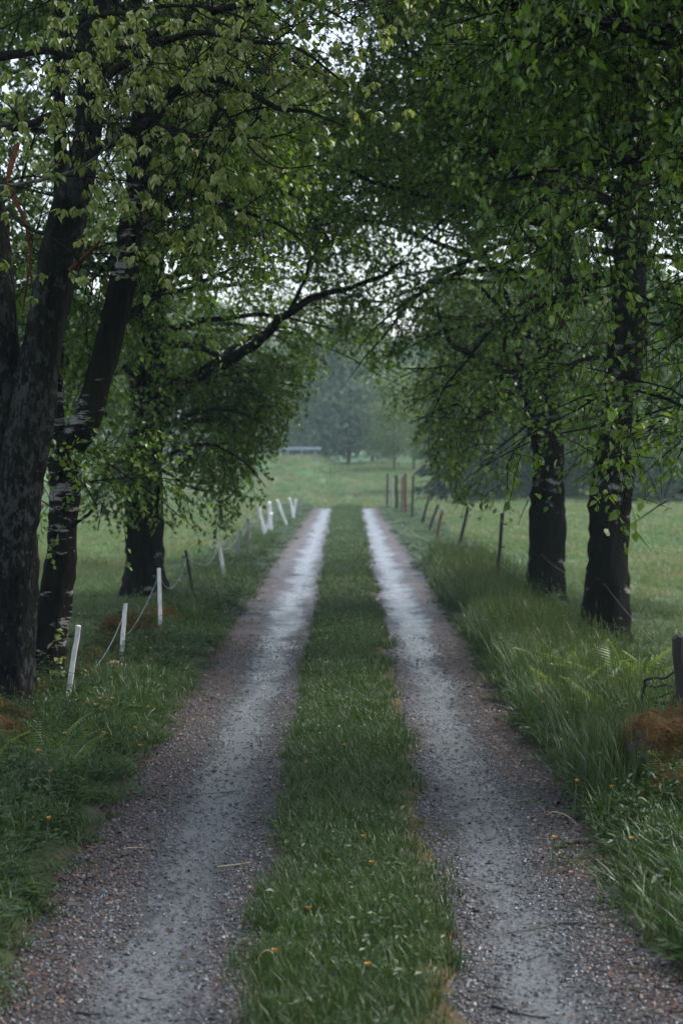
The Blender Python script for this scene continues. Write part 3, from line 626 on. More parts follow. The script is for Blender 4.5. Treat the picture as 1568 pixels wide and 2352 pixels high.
# left front: big grey maple at the picture's left edge
Yd = 15.3
tr = PX((18, 1660, Yd), (22, 1450, Yd), (40, 1200, Yd), (75, 950, Yd), (112, 720, Yd), (155, 500, Yd - .1), (196, 340, Yd - .2), (215, 120, Yd - .3)); tr += [UPV(tr[-1], .1, 0, 1.6), UPV(tr[-1], -.1, .1, 4.2), UPV(tr[-1], -.1, .1, 6.4)]
st2 = PX((15, 1120, Yd + .1), (4, 900, Yd + .1), (-6, 700, Yd + .1), (-30, 400, Yd + .2)); st2 += [UPV(st2[-1], -.3, 0, 2.0), UPV(st2[-1], -.7, .2, 5.0)]
lb = [
    (PX((196, 350, 15.1), (330, 290, 14.6), (400, 215, 14.2), (462, 180, 13.9), (522, 185, 13.7), (575, 215, 13.5), (640, 248, 13.3), (715, 258, 13.2), (790, 290, 13.0)), .040, .007, True, 'twig'),
    (PX((340, 285, 14.6), (420, 300, 14.2), (500, 330, 13.9), (560, 300, 13.7), (600, 265, 13.6)), .016, .006, True, 'twig'),
    (PX((-60, 310, 14.6), (60, 288, 14.4), (130, 262, 14.2), (215, 272, 14.0), (300, 303, 13.8), (390, 330, 13.6)), .030, .008, True, 'twig'),
    (PX((-50, 436, 13.6), (60, 420, 13.5), (140, 402, 13.4), (205, 372, 13.4), (262, 318, 13.4), (290, 250, 13.4)), .012, .005, True, 'twig_grey'),
    (PX((440, 190, 14.0), (500, 240, 13.6), (540, 290, 13.4), (580, 345, 13.3), (640, 385, 13.2), (720, 380, 13.1)), .011, .004, True, 'twig'),
    (PX((130, 100, 14.6), (200, 40, 14.2), (300, 28, 13.8), (400, 12, 13.5), (500, 22, 13.3), (600, 60, 13.2)), .022, .006, True, 'twig'),
    (PX((212, 200, 15.0), (330, 120, 14.4), (450, 75, 14.0), (560, 95, 13.6), (680, 110, 13.3), (800, 200, 13.1)), .028, .006, True, 'twig'),
    (PX((40, 330, 14.6), (20, 420, 14.4), (55, 500, 14.3), (70, 590, 14.2), (52, 720, 14.2)), .020, .006, True, 'red_wood'),
    (PX((20, 480, 14.6), (60, 520, 14.2), (140, 560, 13.9), (220, 640, 13.8)), .014, .005, True, 'twig'),
    (PX((165, 620, 15.0), (205, 580, 14.8), (246, 538, 14.6)), .022, .006, False, 'red_wood'),
    (PX((172, 430, 15.0), (180, 370, 14.9), (187, 322, 14.8)), .045, .036, False, 'bark_grey'),
]
maple = tree('maple_tree', 'large grey-barked maple with drooping bright leaves at the left edge', [stem_of(tr, [.18, .165, .152, .145, .135, .118, .098, .08, .06, .04, .015], .7), (st2, [.12, .12, .115, .10, .07, .02], 0)], lb, 101, 'bark_grey', 'maple', auto=(22, 4.3, 10.5), reach=(1.8, 3.4), zmin=2.3, per=(17, 6), leaves=10, leafsize=.052, pieces=290, droop=.10, prefer=.4, lod=.3, thin=lambda q: 1 - .5 * (1 - sstep(250, 380, sheet(q)[0])) * sstep(200, 330, sheet(q)[1]))
g = Geo(); V_, F_ = tubes(np.array([PX((187, 323, 14.8), (187.4, 319, 14.8))]), np.array([[.039, .037]]), 12); g.add(V_, F_)
c0 = P(187.4, 318.8, 14.8); ring = c0 + np.stack([.036 * np.cos(np.arange(12) * .5236), .036 * np.sin(np.arange(12) * .5236), .004 * np.sin(np.arange(12) * 2.1)], 1)
g.add(np.concatenate([ring, [c0 + np.array((0, 0, .008))]]), None, [(k, (k + 1) % 12, 12) for k in range(12)])
tag(link('broken_branch_end', g.mesh('broken_branch_end', [M['cut']], np.array(maple.location)), maple), 'orange brown broken end of a dead branch stub')

# left: leaning birch, forked
Yd = 17.3
tr = PX((98, 1588, Yd), (112, 1460, Yd), (138, 1290, Yd), (152, 1130, Yd), (150, 1040, Yd), (196, 975, Yd), (232, 860, Yd), (262, 740, Yd), (288, 610, Yd), (308, 460, Yd), (326, 310, Yd), (318, 150, Yd)); tr += [UPV(tr[-1], -.05, 0, 1.5), UPV(tr[-1], .1, .1, 5.0)]
st2 = PX((150, 1060, Yd), (128, 990, Yd + .05), (120, 900, Yd + .1), (126, 760, Yd + .2), (140, 500, Yd + .3)); st2 += [UPV(st2[-1], 0, .1, 2), UPV(st2[-1], .2, .2, 5.0)]
lb = [
    (PX((326, 330, Yd), (380, 240, Yd - .3), (450, 200, Yd - .6), (560, 230, Yd - .8), (660, 170, Yd - 1)), .045, .01),
    (PX((262, 760, Yd), (330, 700, Yd + .2), (400, 655, Yd + .4), (480, 640, Yd + .6), (560, 600, Yd + .8)), .03, .007),
    (PX((300, 520, Yd), (250, 600, Yd + .3), (200, 650, Yd + .5), (150, 640, Yd + .5)), .025, .007),
    (PX((300, 560, Yd), (380, 470, Yd + .5), (470, 400, Yd + .8), (560, 380, Yd + 1.0)), .03, .008),
    (PX((150, 1220, Yd), (205, 1180, Yd - .2), (235, 1150, Yd - .3), (225, 1220, Yd - .4)), .014, .004),
    (PX((140, 1150, Yd), (170, 1080, Yd - .3), (210, 1110, Yd - .4)), .012, .004),
]
tree('birch_tree', 'white-flecked birch leaning right, forked low, beside the left fence', [stem_of(tr, [.145, .125, .115, .112, .115, .105, .10, .098, .092, .086, .075, .062, .05, .02], .4), (st2, [.08, .085, .08, .07, .055, .035, .01], 0)], lb, 202, 'bark_birch', auto=(18, 3.9, 9.5), reach=(2.0, 3.3), zmin=1.1, per=(30, 14), leaves=10, leafsize=.050, prefer=.3, thin=lambda q: 1 - .5 * sstep(360, 560, sheet(q)[0]) * sstep(420, 580, sheet(q)[1]))

# left far: birch with low hanging crown and the limb reaching over the track
Yd = 28.5
tr = PX((337, 1378, Yd), (333, 1290, Yd), (330, 1190, Yd), (334, 1080, Yd), (345, 960, Yd), (352, 800, Yd), (350, 600, Yd), (365, 400, Yd), (380, 150, Yd)); tr += [UPV(tr[-1], .1, 0, 2.0), UPV(tr[-1], .1, 0, 4.6)]
lb = [
    (PX((345, 985, Yd), (400, 905, Yd - .1), (440, 872, Yd - .1), (520, 830, Yd - .2), (580, 795, Yd - .2), (640, 742, Yd - .3), (700, 693, Yd - .3), (770, 668, Yd - .4), (850, 645, Yd - .4), (930, 600, Yd - .5)), .105, .018),
    (PX((345, 1000, Yd), (420, 960, Yd - .6), (500, 940, Yd - 1), (580, 960, Yd - 1.3), (640, 1010, Yd - 1.5)), .04, .006),
    (PX((336, 1080, Yd), (400, 1040, Yd - .8), (480, 1020, Yd - 1.2), (560, 1060, Yd - 1.6), (610, 1120, Yd - 1.8)), .035, .005),
    (PX((336, 1100, Yd), (290, 1060, Yd - .6), (250, 1080, Yd - 1), (220, 1150, Yd - 1.2)), .03, .005),
    (PX((348, 900, Yd), (270, 830, Yd), (200, 800, Yd), (120, 820, Yd)), .04, .006),
    (PX((350, 700, Yd), (430, 600, Yd + .3), (540, 540, Yd + .5), (640, 500, Yd + .6), (740, 470, Yd + .6)), .05, .008),
    (PX((660, 725, Yd - .3), (700, 640, Yd), (720, 560, Yd + .2), (760, 480, Yd + .4)), .03, .006),
    (PX((336, 1060, Yd), (390, 1090, Yd - 1), (440, 1120, Yd - 1.6), (500, 1130, Yd - 2.0)), .022, .004),
]
tree('birch_tree', 'thick-based birch behind the white posts, its limb reaching over the track', [stem_of(tr, [.255, .235, .225, .205, .185, .165, .145, .12, .09, .06, .02], .85)], lb, 303, 'bark_dark', auto=(38, 2.2, 10), reach=(3.0, 5.0), zmin=1.1, per=(30, 13), leaves=9, leafsize=.060, prefer=-.5, droop=.2,
     thin=lambda q: 1 - .35 * sstep(300, 560, sheet(q)[0]) * (1 - sstep(760, 920, sheet(q)[1])) * sstep(400, 540, sheet(q)[1]))

# right near birch, trunk just outside the picture, twigs reaching in
bx = np.array((2.75, 12.6, 0.)); tr = [bx, UPV(bx, .02, 0, 1.5), UPV(bx, -.05, 0, 3.0), UPV(bx, .0, .1, 5.0), UPV(bx, .1, .1, 8.0), UPV(bx, 0, .1, 11.0)]
lb = [
    (PX((1840, 1010, 12.6), (1700, 985, 12.5), (1570, 935, 12.4), (1500, 905, 12.4), (1410, 895, 12.4), (1330, 915, 12.3), (1250, 950, 12.2)), 0.0150, 0.0028, True, 'twig'),
    (PX((1560, 930, 12.4), (1450, 960, 12.2), (1340, 985, 12.1), (1230, 1010, 12.0), (1130, 1060, 11.9), (1085, 1090, 11.9)), 0.0070, 0.0021, True, 'twig'),
    (PX((1840, 560, 12.6), (1690, 545, 12.5), (1560, 468, 12.4), (1440, 480, 12.3), (1330, 520, 12.2), (1220, 575, 12.1), (1130, 620, 12.0)), 0.0130, 0.0021, True, 'twig'),
    (PX((1700, 985, 12.5), (1620, 1010, 12.3), (1540, 1000, 12.2), (1460, 1010, 12.2)), 0.0060, 0.0021, True, 'twig'),
    (PX((1840, 800, 12.6), (1680, 760, 12.8), (1560, 700, 13.0), (1480, 690, 13.2)), 0.0100, 0.0028, True, 'twig'),
    (PX((1840, 250, 12.6), (1600, 130, 12.6), (1400, 60, 12.6), (1200, 20, 12.6), (1020, 60, 12.6)), 0.0200, 0.0042, True, 'twig'),
    (PX((1840, 330, 12.6), (1620, 300, 13.0), (1480, 200, 13.2), (1320, 170, 13.4)), 0.0150, 0.0035, True, 'twig'),
]
def clear_r0(X, Y):                               # the low twigs hang free at the right
    x, y, d = sheet(np.stack([np.asarray(X, float), np.asarray(Y, float), np.zeros_like(np.asarray(X, float))], -1))
    return np.where(np.asarray(X) > .62, 1.55, arch(X, Y) + .35)
def thin_r0(q):
    x, y, d = sheet(q)
    v = np.where(y > 380, .85, 1.0) * np.where((y > 380) & (x < 1500) & ((y < 430) | (y > 690)) & (y < 850), .12, 1)
    v = v * (1 - .7 * np.exp(-((x - 1440) / 75) ** 2) * sstep(250, 420, y) * (1 - sstep(800, 870, y)))
    return np.where((y > 1085) & (x > 1150), .15, v)
tree('birch_tree', 'near birch whose fine leafy twigs reach in from the right edge', [(tr, [.17, .15, .14, .12, .07, .02], .4)], lb, 404, 'bark_birch', auto=(30, 3.2, 10), reach=(2.2, 3.8), zmin=1.6, per=(24, 11), leaves=9, leafsize=.050, pieces=290, piece_depth=13.5, prefer=2.4, clear=clear_r0, thin=thin_r0)

# right: two dark trunks by the fence
Yd = 21.0
tr = PX((1388, 1497, Yd), (1388, 1400, Yd), (1396, 1250, Yd), (1410, 1080, Yd), (1428, 900, Yd), (1442, 720, Yd), (1450, 500, Yd), (1462, 280, Yd), (1470, 80, Yd)); tr += [UPV(tr[-1], .1, 0, 2.2), UPV(tr[-1], .1, .1, 5.2)]
lb = [
    (PX((1450, 480, Yd), (1345, 445, Yd - .2), (1265, 430, Yd - .4), (1190, 402, Yd - .6), (1140, 365, Yd - .7), (1090, 338, Yd - .8), (1010, 352, Yd - 1)), .055, .010),
    (PX((1345, 445, Yd - .2), (1250, 380, Yd - .5), (1190, 330, Yd - .6), (1130, 270, Yd - .7), (1060, 235, Yd - .8)), .030, .008),
    (PX((1445, 560, Yd), (1400, 430, Yd), (1340, 340, Yd), (1260, 300, Yd), (1150, 290, Yd - .2)), .03, .007),
    (PX((1460, 330, Yd), (1520, 300, Yd + .2), (1600, 250, Yd + .4), (1700, 220, Yd + .5)), .03, .008),
    (PX((1440, 760, Yd), (1500, 690, Yd), (1570, 640, Yd), (1660, 630, Yd)), .03, .008),
    (PX((1462, 240, Yd), (1380, 180, Yd - .3), (1250, 110, Yd - .5), (1120, 95, Yd - .7), (1000, 95, Yd - .8)), .045, .009),
    (PX((1432, 860, Yd), (1380, 820, Yd - .4), (1320, 830, Yd - .6), (1260, 870, Yd - .8)), .018, .004),
]
def thin_rb(q):
    x, y, d = sheet(q); return (1 - .75 * sstep(860, 1000, y) * sstep(1220, 1340, x)) * (1 - .6 * np.exp(-((x - 1520) / 50) ** 2 - ((y - 290) / 70) ** 2)) * (1 - .7 * (1 - sstep(900, 1150, x)) * sstep(360, 520, y)) * (1 - .75 * np.exp(-((x - 1445) / 80) ** 2) * sstep(200, 400, y) * (d < 21.2)) * (1 - .45 * sstep(430, 600, y))
tree('birch_tree', 'dark birch trunk with pale bark patches, nearest of the two right trunks', [stem_of(tr, [.215, .200, .188, .175, .165, .155, .14, .12, .10, .06, .02], .65)], lb, 505, 'bark_dark', auto=(28, 3.3, 9.5), reach=(2.5, 4.2), zmin=1.75, per=(30, 14), leaves=10, leafsize=.052, prefer=2.7, thin=thin_rb)

Yd = 27.0
tr = PX((1252, 1397, Yd), (1252, 1320, Yd), (1257, 1200, Yd), (1258, 1050, Yd), (1240, 930, Yd), (1243, 860, Yd), (1268, 780, Yd), (1282, 680, Yd), (1298, 560, Yd), (1310, 350, Yd), (1320, 100, Yd)); tr += [UPV(tr[-1], .1, 0, 2.0), UPV(tr[-1], .1, 0, 4.4)]
lb = [
    (PX((1238, 880, Yd), (1185, 860, Yd - .2), (1120, 828, Yd - .4), (1070, 808, Yd - .5), (1035, 790, Yd - .5), (1018, 755, Yd - .5), (1000, 700, Yd - .5)), .060, .012),
    (PX((1235, 905, Yd), (1180, 885, Yd - .3), (1130, 912, Yd - .5), (1080, 890, Yd - .6), (1030, 868, Yd - .7), (985, 850, Yd - .8), (930, 845, Yd - .9)), .045, .008),
    (PX((1238, 870, Yd), (1195, 830, Yd), (1182, 770, Yd), (1150, 710, Yd), (1100, 660, Yd + .1), (1060, 640, Yd + .2), (980, 650, Yd + .2)), .055, .010),
    (PX((1262, 800, Yd), (1200, 755, Yd + .2), (1170, 700, Yd + .3), (1120, 600, Yd + .4), (1050, 540, Yd + .5), (960, 520, Yd + .5)), .045, .010),
    (PX((1250, 850, Yd), (1310, 870, Yd - .2), (1350, 920, Yd - .4), (1370, 960, Yd - .5)), .04, .010),
    (PX((1120, 905, Yd - .5), (1115, 960, Yd - .7), (1090, 1030, Yd - .8), (1060, 1080, Yd - 1.0)), .016, .004),
    (PX((1180, 885, Yd - .3), (1120, 950, Yd - 1), (1040, 960, Yd - 1.3), (970, 950, Yd - 1.5)), .02, .004),
    (PX((1298, 560, Yd), (1200, 480, Yd), (1090, 430, Yd), (980, 420, Yd)), .04, .008),
    (PX((1245, 950, Yd), (1180, 1000, Yd - .8), (1110, 1060, Yd - 1.2), (1060, 1110, Yd - 1.5)), .02, .004),
]
def thin_ra(q):
    x, y, d = sheet(q); return (1 - .30 * (1 - sstep(820, 1120, x)) * (1 - sstep(760, 920, y)) * sstep(400, 540, y)) * (1 - .8 * sstep(880, 1020, y) * sstep(1100, 1230, x)) * (1 - .5 * sstep(480, 640, y))
tree('birch_tree', 'dark forked birch trunk with curving limbs, farther of the two right trunks', [stem_of(tr, [.235, .215, .20, .185, .175, .16, .135, .12, .105, .08, .05, .03, .01], .65)], lb, 606, 'bark_dark', auto=(36, 2.4, 10), reach=(3.0, 5.0), zmin=1.15, per=(30, 13), leaves=9, leafsize=.060, prefer=3.4, droop=.2, thin=thin_ra)

# two birches farther on, their trunks in line behind the nearer ones
for k, (x, y, pf, zc) in enumerate([(-3.45, 38.0, -.4, 1.6), (3.2, 36.0, 3.4, 1.6), (-6.8, 25.0, .2, 2.2), (6.9, 27.5, 3.2, 3.2)]):
    bp = np.array((x, y, 0.)); tr = [bp, UPV(bp, .02, 0, 2), UPV(bp, -.05, .1, 5), UPV(bp, 0, .1, 8), UPV(bp, 0, 0, 11.5)]
    tree('birch_tree', ['birch crown behind the thick-based birch on the left', 'birch crown behind the forked birch on the right', 'birch crown filling in behind the maple at upper left', 'birch crown at the upper right edge behind the dark trunk'][k], [(tr, [.20, .18, .15, .10, .02], .3)], [], 650 + k, 'bark_dark', auto=((38, 38, 84, 60)[k], 2.2, 11), reach=(3.2, 5.6), zmin=zc, per=(22, 11), leaves=9, leafsize=.062, prefer=pf, droop=.2, lod=(1, 1, .4, .4)[k],
         thin=lambda q: 1 - .45 * (1 - sstep(180, 420, np.abs(sheet(q)[0] - 740))) * (1 - sstep(800, 940, sheet(q)[1])) * sstep(350, 520, sheet(q)[1]) - .4 * sstep(480, 640, sheet(q)[1]) * (sheet(q)[0] > 900))

# avenue carried on beside and behind the photographer: unseen birches added to shade foreground
for k, (x, y) in enumerate([(3.0, 4.5), (-3.0, -2.0), (3.1, -5.5)]):
    bp = np.array((x, y, 0.)); tr = [bp, UPV(bp, .05, 0, 2), UPV(bp, -.05, .1, 5), UPV(bp, 0, .1, 8), UPV(bp, 0, 0, 11)]
    tree('birch_tree', ['birch right of the camera, out of the picture', 'birch behind the camera on the left verge', 'birch behind the camera on the right verge'][k], [(tr, [.19, .17, .14, .09, .02], .4)], [], 700 + k, 'bark_dark', auto=(30, 3.0, 10), reach=(2.4, 3.9), zmin=2.4, per=(16, 9), leaves=9, leafsize=.064, lod=.75, clear=lambda X, Y: np.where((np.abs(X) < 1.9) | (Y > 8.5), 4.4, 2.4))

# ------------------------------------------------------------------ distant trees
def far_crown(r, H, W, z0, n_cl, per, size, mat, name):
    th = r.random(n_cl) * 6.283; u = r.random(n_cl); zz = z0 + (H - z0) * u; prof = W * np.sqrt(np.maximum(.05, 1 - (2 * np.clip(u, .12, 1) - .95) ** 2)) * (.35 + .65 * np.sqrt(r.random(n_cl)))
    c = np.stack([prof * np.cos(th), prof * np.sin(th), zz], 1); cs = .35 + .5 * r.random(n_cl)
    p = (c[:, None] + r.normal(0, 1, (n_cl, per, 3)) * cs[:, None, None] * np.array([1, 1, .6])).reshape(-1, 3); n = len(p)
    d = nrm(r.normal(0, 1, (n, 3)) + np.array([0, 0, -.3])); nn = nrm(r.normal(0, .6, (n, 3)) + np.array([0, 0, .8]))
    V, _, F3 = leaf_arrays(p, d, nn, size * (.5 + r.random(n)), .95, False); rv = np.clip(np.repeat(r.normal(.5, .2, n_cl), per) + r.normal(0, .12, n), 0, 1)
    return mkmesh(name, V, None, F3, [mat], {'rnd': np.tile(rv, 2)})
def spruce_crown(r, H, W, z0, mat):
    n = 5200; u = r.random(n) ** .8; z = z0 + (H - z0) * u; lay = .75 + .25 * np.cos(u * H * 7); rad = W * (1 - u) * lay * (.35 + .65 * np.sqrt(r.random(n))); th = r.random(n) * 6.283
    p = np.stack([rad * np.cos(th), rad * np.sin(th), z - .25 * rad], 1); d = nrm(np.stack([np.cos(th), np.sin(th), -.5 + 0 * th], 1) + r.normal(0, .25, (n, 3)))
    V, _, F3 = leaf_arrays(p, d, nrm(np.array([0, 0, 1.]) + r.normal(0, .3, (n, 3))), .45 * (.5 + r.random(n)), .55, False)
    return mkmesh('crown', V, None, F3, [mat], {'rnd': np.tile(r.random(n), 2)})
def far_trunk(r, H, rad):
    z = np.linspace(-.4, H, 9); p = np.stack([.03 * H * np.cumsum(r.normal(0, .25, 9)) * (z > 1), .03 * H * np.cumsum(r.normal(0, .25, 9)) * (z > 1), z], 1); g = Geo()
    V, F = tubes(p[None], np.linspace(rad, rad * .2, 9)[None], 8); g.add(V, F)
    for k in range(7):
        i = 3 + k % 5; a = r.random() * 6.28; q = grow(r, p[i][None], np.array([[math.cos(a), math.sin(a), .8]]), np.array([H * .28]), 6, .05, .12); V, F = tubes(q, np.linspace(rad * .4, .02, 6)[None], 5); g.add(V, F)
    return g.mesh('trunk', [M['far_bark']], smooth=True)
rf = np.random.default_rng(77)
M['misty_leaf'] = leaf_mat('misty far foliage', [(.075, .11, .07), (.105, .145, .095), (.14, .18, .12)], 0.3, 0.7)  # distance haze put into the leaf colour as paler, bluer greens
KINDS = {
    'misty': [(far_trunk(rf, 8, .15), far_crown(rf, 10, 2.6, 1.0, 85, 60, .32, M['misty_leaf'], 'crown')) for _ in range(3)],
    'dense': [(far_trunk(rf, 8, .16), far_crown(rf, 10, 2.4, 1.0, 95, 70, .26, M['far_leaf'], 'crown')) for _ in range(3)],
    'pale': [(far_trunk(rf, 7, .12), far_crown(rf, 8.5, 1.9, 1.3, 80, 62, .21, M['far_leaf_pale'], 'crown')) for _ in range(3)],
    'low': [(far_trunk(rf, 2.5, .08), far_crown(rf, 4.0, 2.2, .1, 70, 62, .22, M['far_leaf'], 'crown')) for _ in range(2)],
    'spruce': [(far_trunk(rf, 11, .17), spruce_crown(rf, 12, 2.3, .9, M['spruce'])) for _ in range(2)],
}
NAMES = {'misty': ('broadleaf_tree', 'tree'), 'dense': ('broadleaf_tree', 'tree'), 'pale': ('young_tree', 'tree'), 'low': ('bush', 'bush'), 'spruce': ('spruce_tree', 'tree')}
def far_tree(kind, x, Y, s, label, group, v=0, zs=1.0, X=None):
    q = P(x, 1044, Y); px = q[0] if X is None else X; z = float(ground_z(px, Y)); tm, cm = KINDS[kind][v % len(KINDS[kind])]
    t = root(NAMES[kind][0], (px, Y, z), label, NAMES[kind][1], group); t.rotation_euler = (0, 0, (x * 1.7 + Y) % 6.28); t.scale = (s, s, s * zs)
    link('trunk', tm, t); tag(link('crown', cm, t), kind='stuff'); return t
WF = 'misty wood at the far end of the field'
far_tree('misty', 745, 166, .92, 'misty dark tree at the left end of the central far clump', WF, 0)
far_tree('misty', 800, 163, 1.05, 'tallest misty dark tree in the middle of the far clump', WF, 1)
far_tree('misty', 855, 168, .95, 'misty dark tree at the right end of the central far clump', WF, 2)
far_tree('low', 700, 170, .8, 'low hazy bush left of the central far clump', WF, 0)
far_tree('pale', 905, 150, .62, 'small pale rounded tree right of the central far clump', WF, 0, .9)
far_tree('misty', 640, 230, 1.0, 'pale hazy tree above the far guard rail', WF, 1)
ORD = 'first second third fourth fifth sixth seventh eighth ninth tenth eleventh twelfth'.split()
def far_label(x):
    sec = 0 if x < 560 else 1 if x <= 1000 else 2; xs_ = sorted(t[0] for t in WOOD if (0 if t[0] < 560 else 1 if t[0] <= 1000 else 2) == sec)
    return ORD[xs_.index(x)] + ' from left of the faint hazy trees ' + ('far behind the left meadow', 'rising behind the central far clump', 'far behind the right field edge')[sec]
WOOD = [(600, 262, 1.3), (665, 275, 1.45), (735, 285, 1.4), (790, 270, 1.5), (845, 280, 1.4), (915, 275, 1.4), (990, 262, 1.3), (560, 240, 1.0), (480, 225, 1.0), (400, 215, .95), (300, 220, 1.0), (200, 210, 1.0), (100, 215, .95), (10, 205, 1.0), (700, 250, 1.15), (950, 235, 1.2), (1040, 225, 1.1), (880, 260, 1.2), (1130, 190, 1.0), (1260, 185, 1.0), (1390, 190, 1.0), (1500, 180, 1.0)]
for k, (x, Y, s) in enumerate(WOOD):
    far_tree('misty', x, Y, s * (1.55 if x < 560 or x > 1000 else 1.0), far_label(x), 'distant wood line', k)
WR = 'trees and bushes at the right field edge'
for kind, x, Y, s, lab, v in [
    ('pale', 950, 152, .80, 'pale green tree left of the dark spruces at the field edge', 0), ('pale', 1005, 128, .72, 'pale green tree in front of the leftmost dark spruce', 1), ('pale', 905, 160, .72, 'small pale tree nearest the far end of the track', 2),
    ('spruce', 1045, 104, .62, 'dark spruce farthest left behind the right fence', 0), ('spruce', 1110, 108, .60, 'dark spruce second from left behind the right fence', 1), ('pale', 1085, 98, .72, 'pale tree between the dark spruces and the forked birch', 0),
    ('dense', 1165, 102, .62, 'dark tree at the field edge just left of the forked birch trunk', 0), ('pale', 1215, 96, .70, 'pale tree hidden behind the forked birch trunk', 1), ('dense', 1320, 100, .62, 'dark tree seen between the two right birch trunks', 1),
    ('pale', 1370, 94, .7, 'pale tree behind the nearest right birch trunk', 2), ('dense', 1450, 98, .60, 'dark tree at the field edge right of the nearest birch', 2), ('low', 1490, 92, .70, 'dark blue-green bush at the right field edge', 0),
    ('low', 1560, 90, .75, 'dark bush at the far right of the field edge', 1), ('dense', 1560, 102, .62, 'dark tree at the far right of the field edge', 0), ('low', 1150, 95, .55, 'dark bush left of the forked birch trunk', 1), ('low', 1300, 94, .55, 'dark bush between the two right birch trunks', 0), ('spruce', 1640, 100, .6, 'dark spruce outside the right edge of the picture', 0)]:
    far_tree(kind, x, Y, s * {'low': 1.15, 'spruce': 1.35}.get(kind, 1.0 + .55 * min(1, max(0, (x - 960) / 120))), lab, WR, v)

# far guard rail
gb = P(560, 1060, 152); gr = root('guard_rail', (gb[0], 152, float(ground_z(gb[0], 152))), 'pale blue-grey steel guard rail beyond the far meadow', 'guard rail')
x0 = P(585, 1040, 152)[0]; x1 = P(738, 1040, 152)[0]; zr = P(600, 1031, 152)[2]
prof = np.array([(0, -.14), (-.04, -.10), (-.04, -.04), (0, 0), (-.04, .04), (-.04, .10), (0, .14), (.02, .14), (.02, -.14)]) * .75
V = np.array([(x, 152 + a, zr + b) for x in (x0, x1) for a, b in prof]); n = len(prof)
link('rail', mkmesh('rail', V - np.array(gr.location), [(k, (k + 1) % n, n + (k + 1) % n, n + k) for k in range(n)], mats=[M['rail']]), gr)
pm = None
for k in range(5):
    x = x0 + .4 + k * (x1 - x0 - .8) / 4; zb = float(ground_z(x, 152.1)) - .2
    b = np.array([(sx * .05, sy * .06, z) for z in (zb, zr + .1) for sx, sy in ((-1, -1), (1, -1), (1, 1), (-1, 1))]) + np.array((x, 152.1, 0)) - np.array(gr.location)
    link('rail_post', mkmesh('rail_post', b, [(0, 1, 5, 4), (1, 2, 6, 5), (2, 3, 7, 6), (3, 0, 4, 7), (4, 5, 6, 7)], mats=[M['rail']]), gr)

# ------------------------------------------------------------------ fences
def post(xb, yb, xt, yt, Y, w_, mat, label, group, name='fence_post', round_=False, knobs=0, seed=0):
    r = np.random.default_rng(900 + seed); b = P(xb, yb, Y); t_ = P(xt, yt, Y); ax = t_ - b
    gz = float(ground_z(b[0], b[1])) - .12
    k = min(1.6, (b[2] - gz) / max(ax[2], .05)); b = b - ax * k
    S = 10 if round_ else 4; n = 9; pts = b + (t_ - b) * np.linspace(0, 1, n)[:, None] + r.normal(0, w_ * .05, (n, 3)) * np.array([1, 1, 0])
    th = np.arange(S) * 2 * math.pi / S + (.785 if S == 4 else 0); R = w_ * (.5 if round_ else .707) * (1 + r.normal(0, .04, (n, S))) * np.linspace(1.03, .97, n)[:, None]
    V = pts[:, None] + np.stack([R * np.cos(th), R * np.sin(th), np.zeros_like(R)], -1); V[-1, :, 2] += r.normal(0, w_ * .12, S)
    i = np.arange(n - 1)[:, None] * S; s = np.arange(S)[None]; F4 = np.stack([i + s, i + (s + 1) % S, i + S + (s + 1) % S, i + S + s], -1).reshape(-1, 4)
    V = V.reshape(-1, 3); top = len(V); V = np.concatenate([V, [pts[-1] + np.array((0, 0, w_ * .05))]]); F3 = [(top - S + k, top - S + (k + 1) % S, top) for k in range(S)]
    bz = np.array((b[0], b[1], gz + .12)); o = root(name, bz, label, 'fence post', group)
    link('stake', mkmesh('stake', V - bz, F4, F3, mats=[M[mat]]), o)
    for k in range(knobs):
        u = .38 + .5 * k / max(1, knobs - 1) if knobs > 1 else .9
        q = b + (t_ - b) * u; sd = 1 if xb > 784 else -1; g = Geo()
        tp = np.array([[q + np.array((sd * w_ * .35, -.004, 0)), q + np.array((sd * (w_ * .5 + .012), -.006, 0)), q + np.array((sd * (w_ * .5 + .020), -.006, .0)), q + np.array((sd * (w_ * .5 + .040), -.006, .003))]])
        V_, F_ = tubes(tp, np.array([[.007, .007, .017, .012]]), 8); g.add(V_, F_); g.add([tp[0, -1] + np.array((sd * .006, 0, 0))] + [V_[24 + j] for j in range(8)], None, [(0, 1 + j, 1 + (j + 1) % 8) for j in range(8)])
        link('insulator', g.mesh('insulator', [M['black']], bz), o)
    return o, t_, b
LG, RG = 'left fence posts', 'right fence posts'
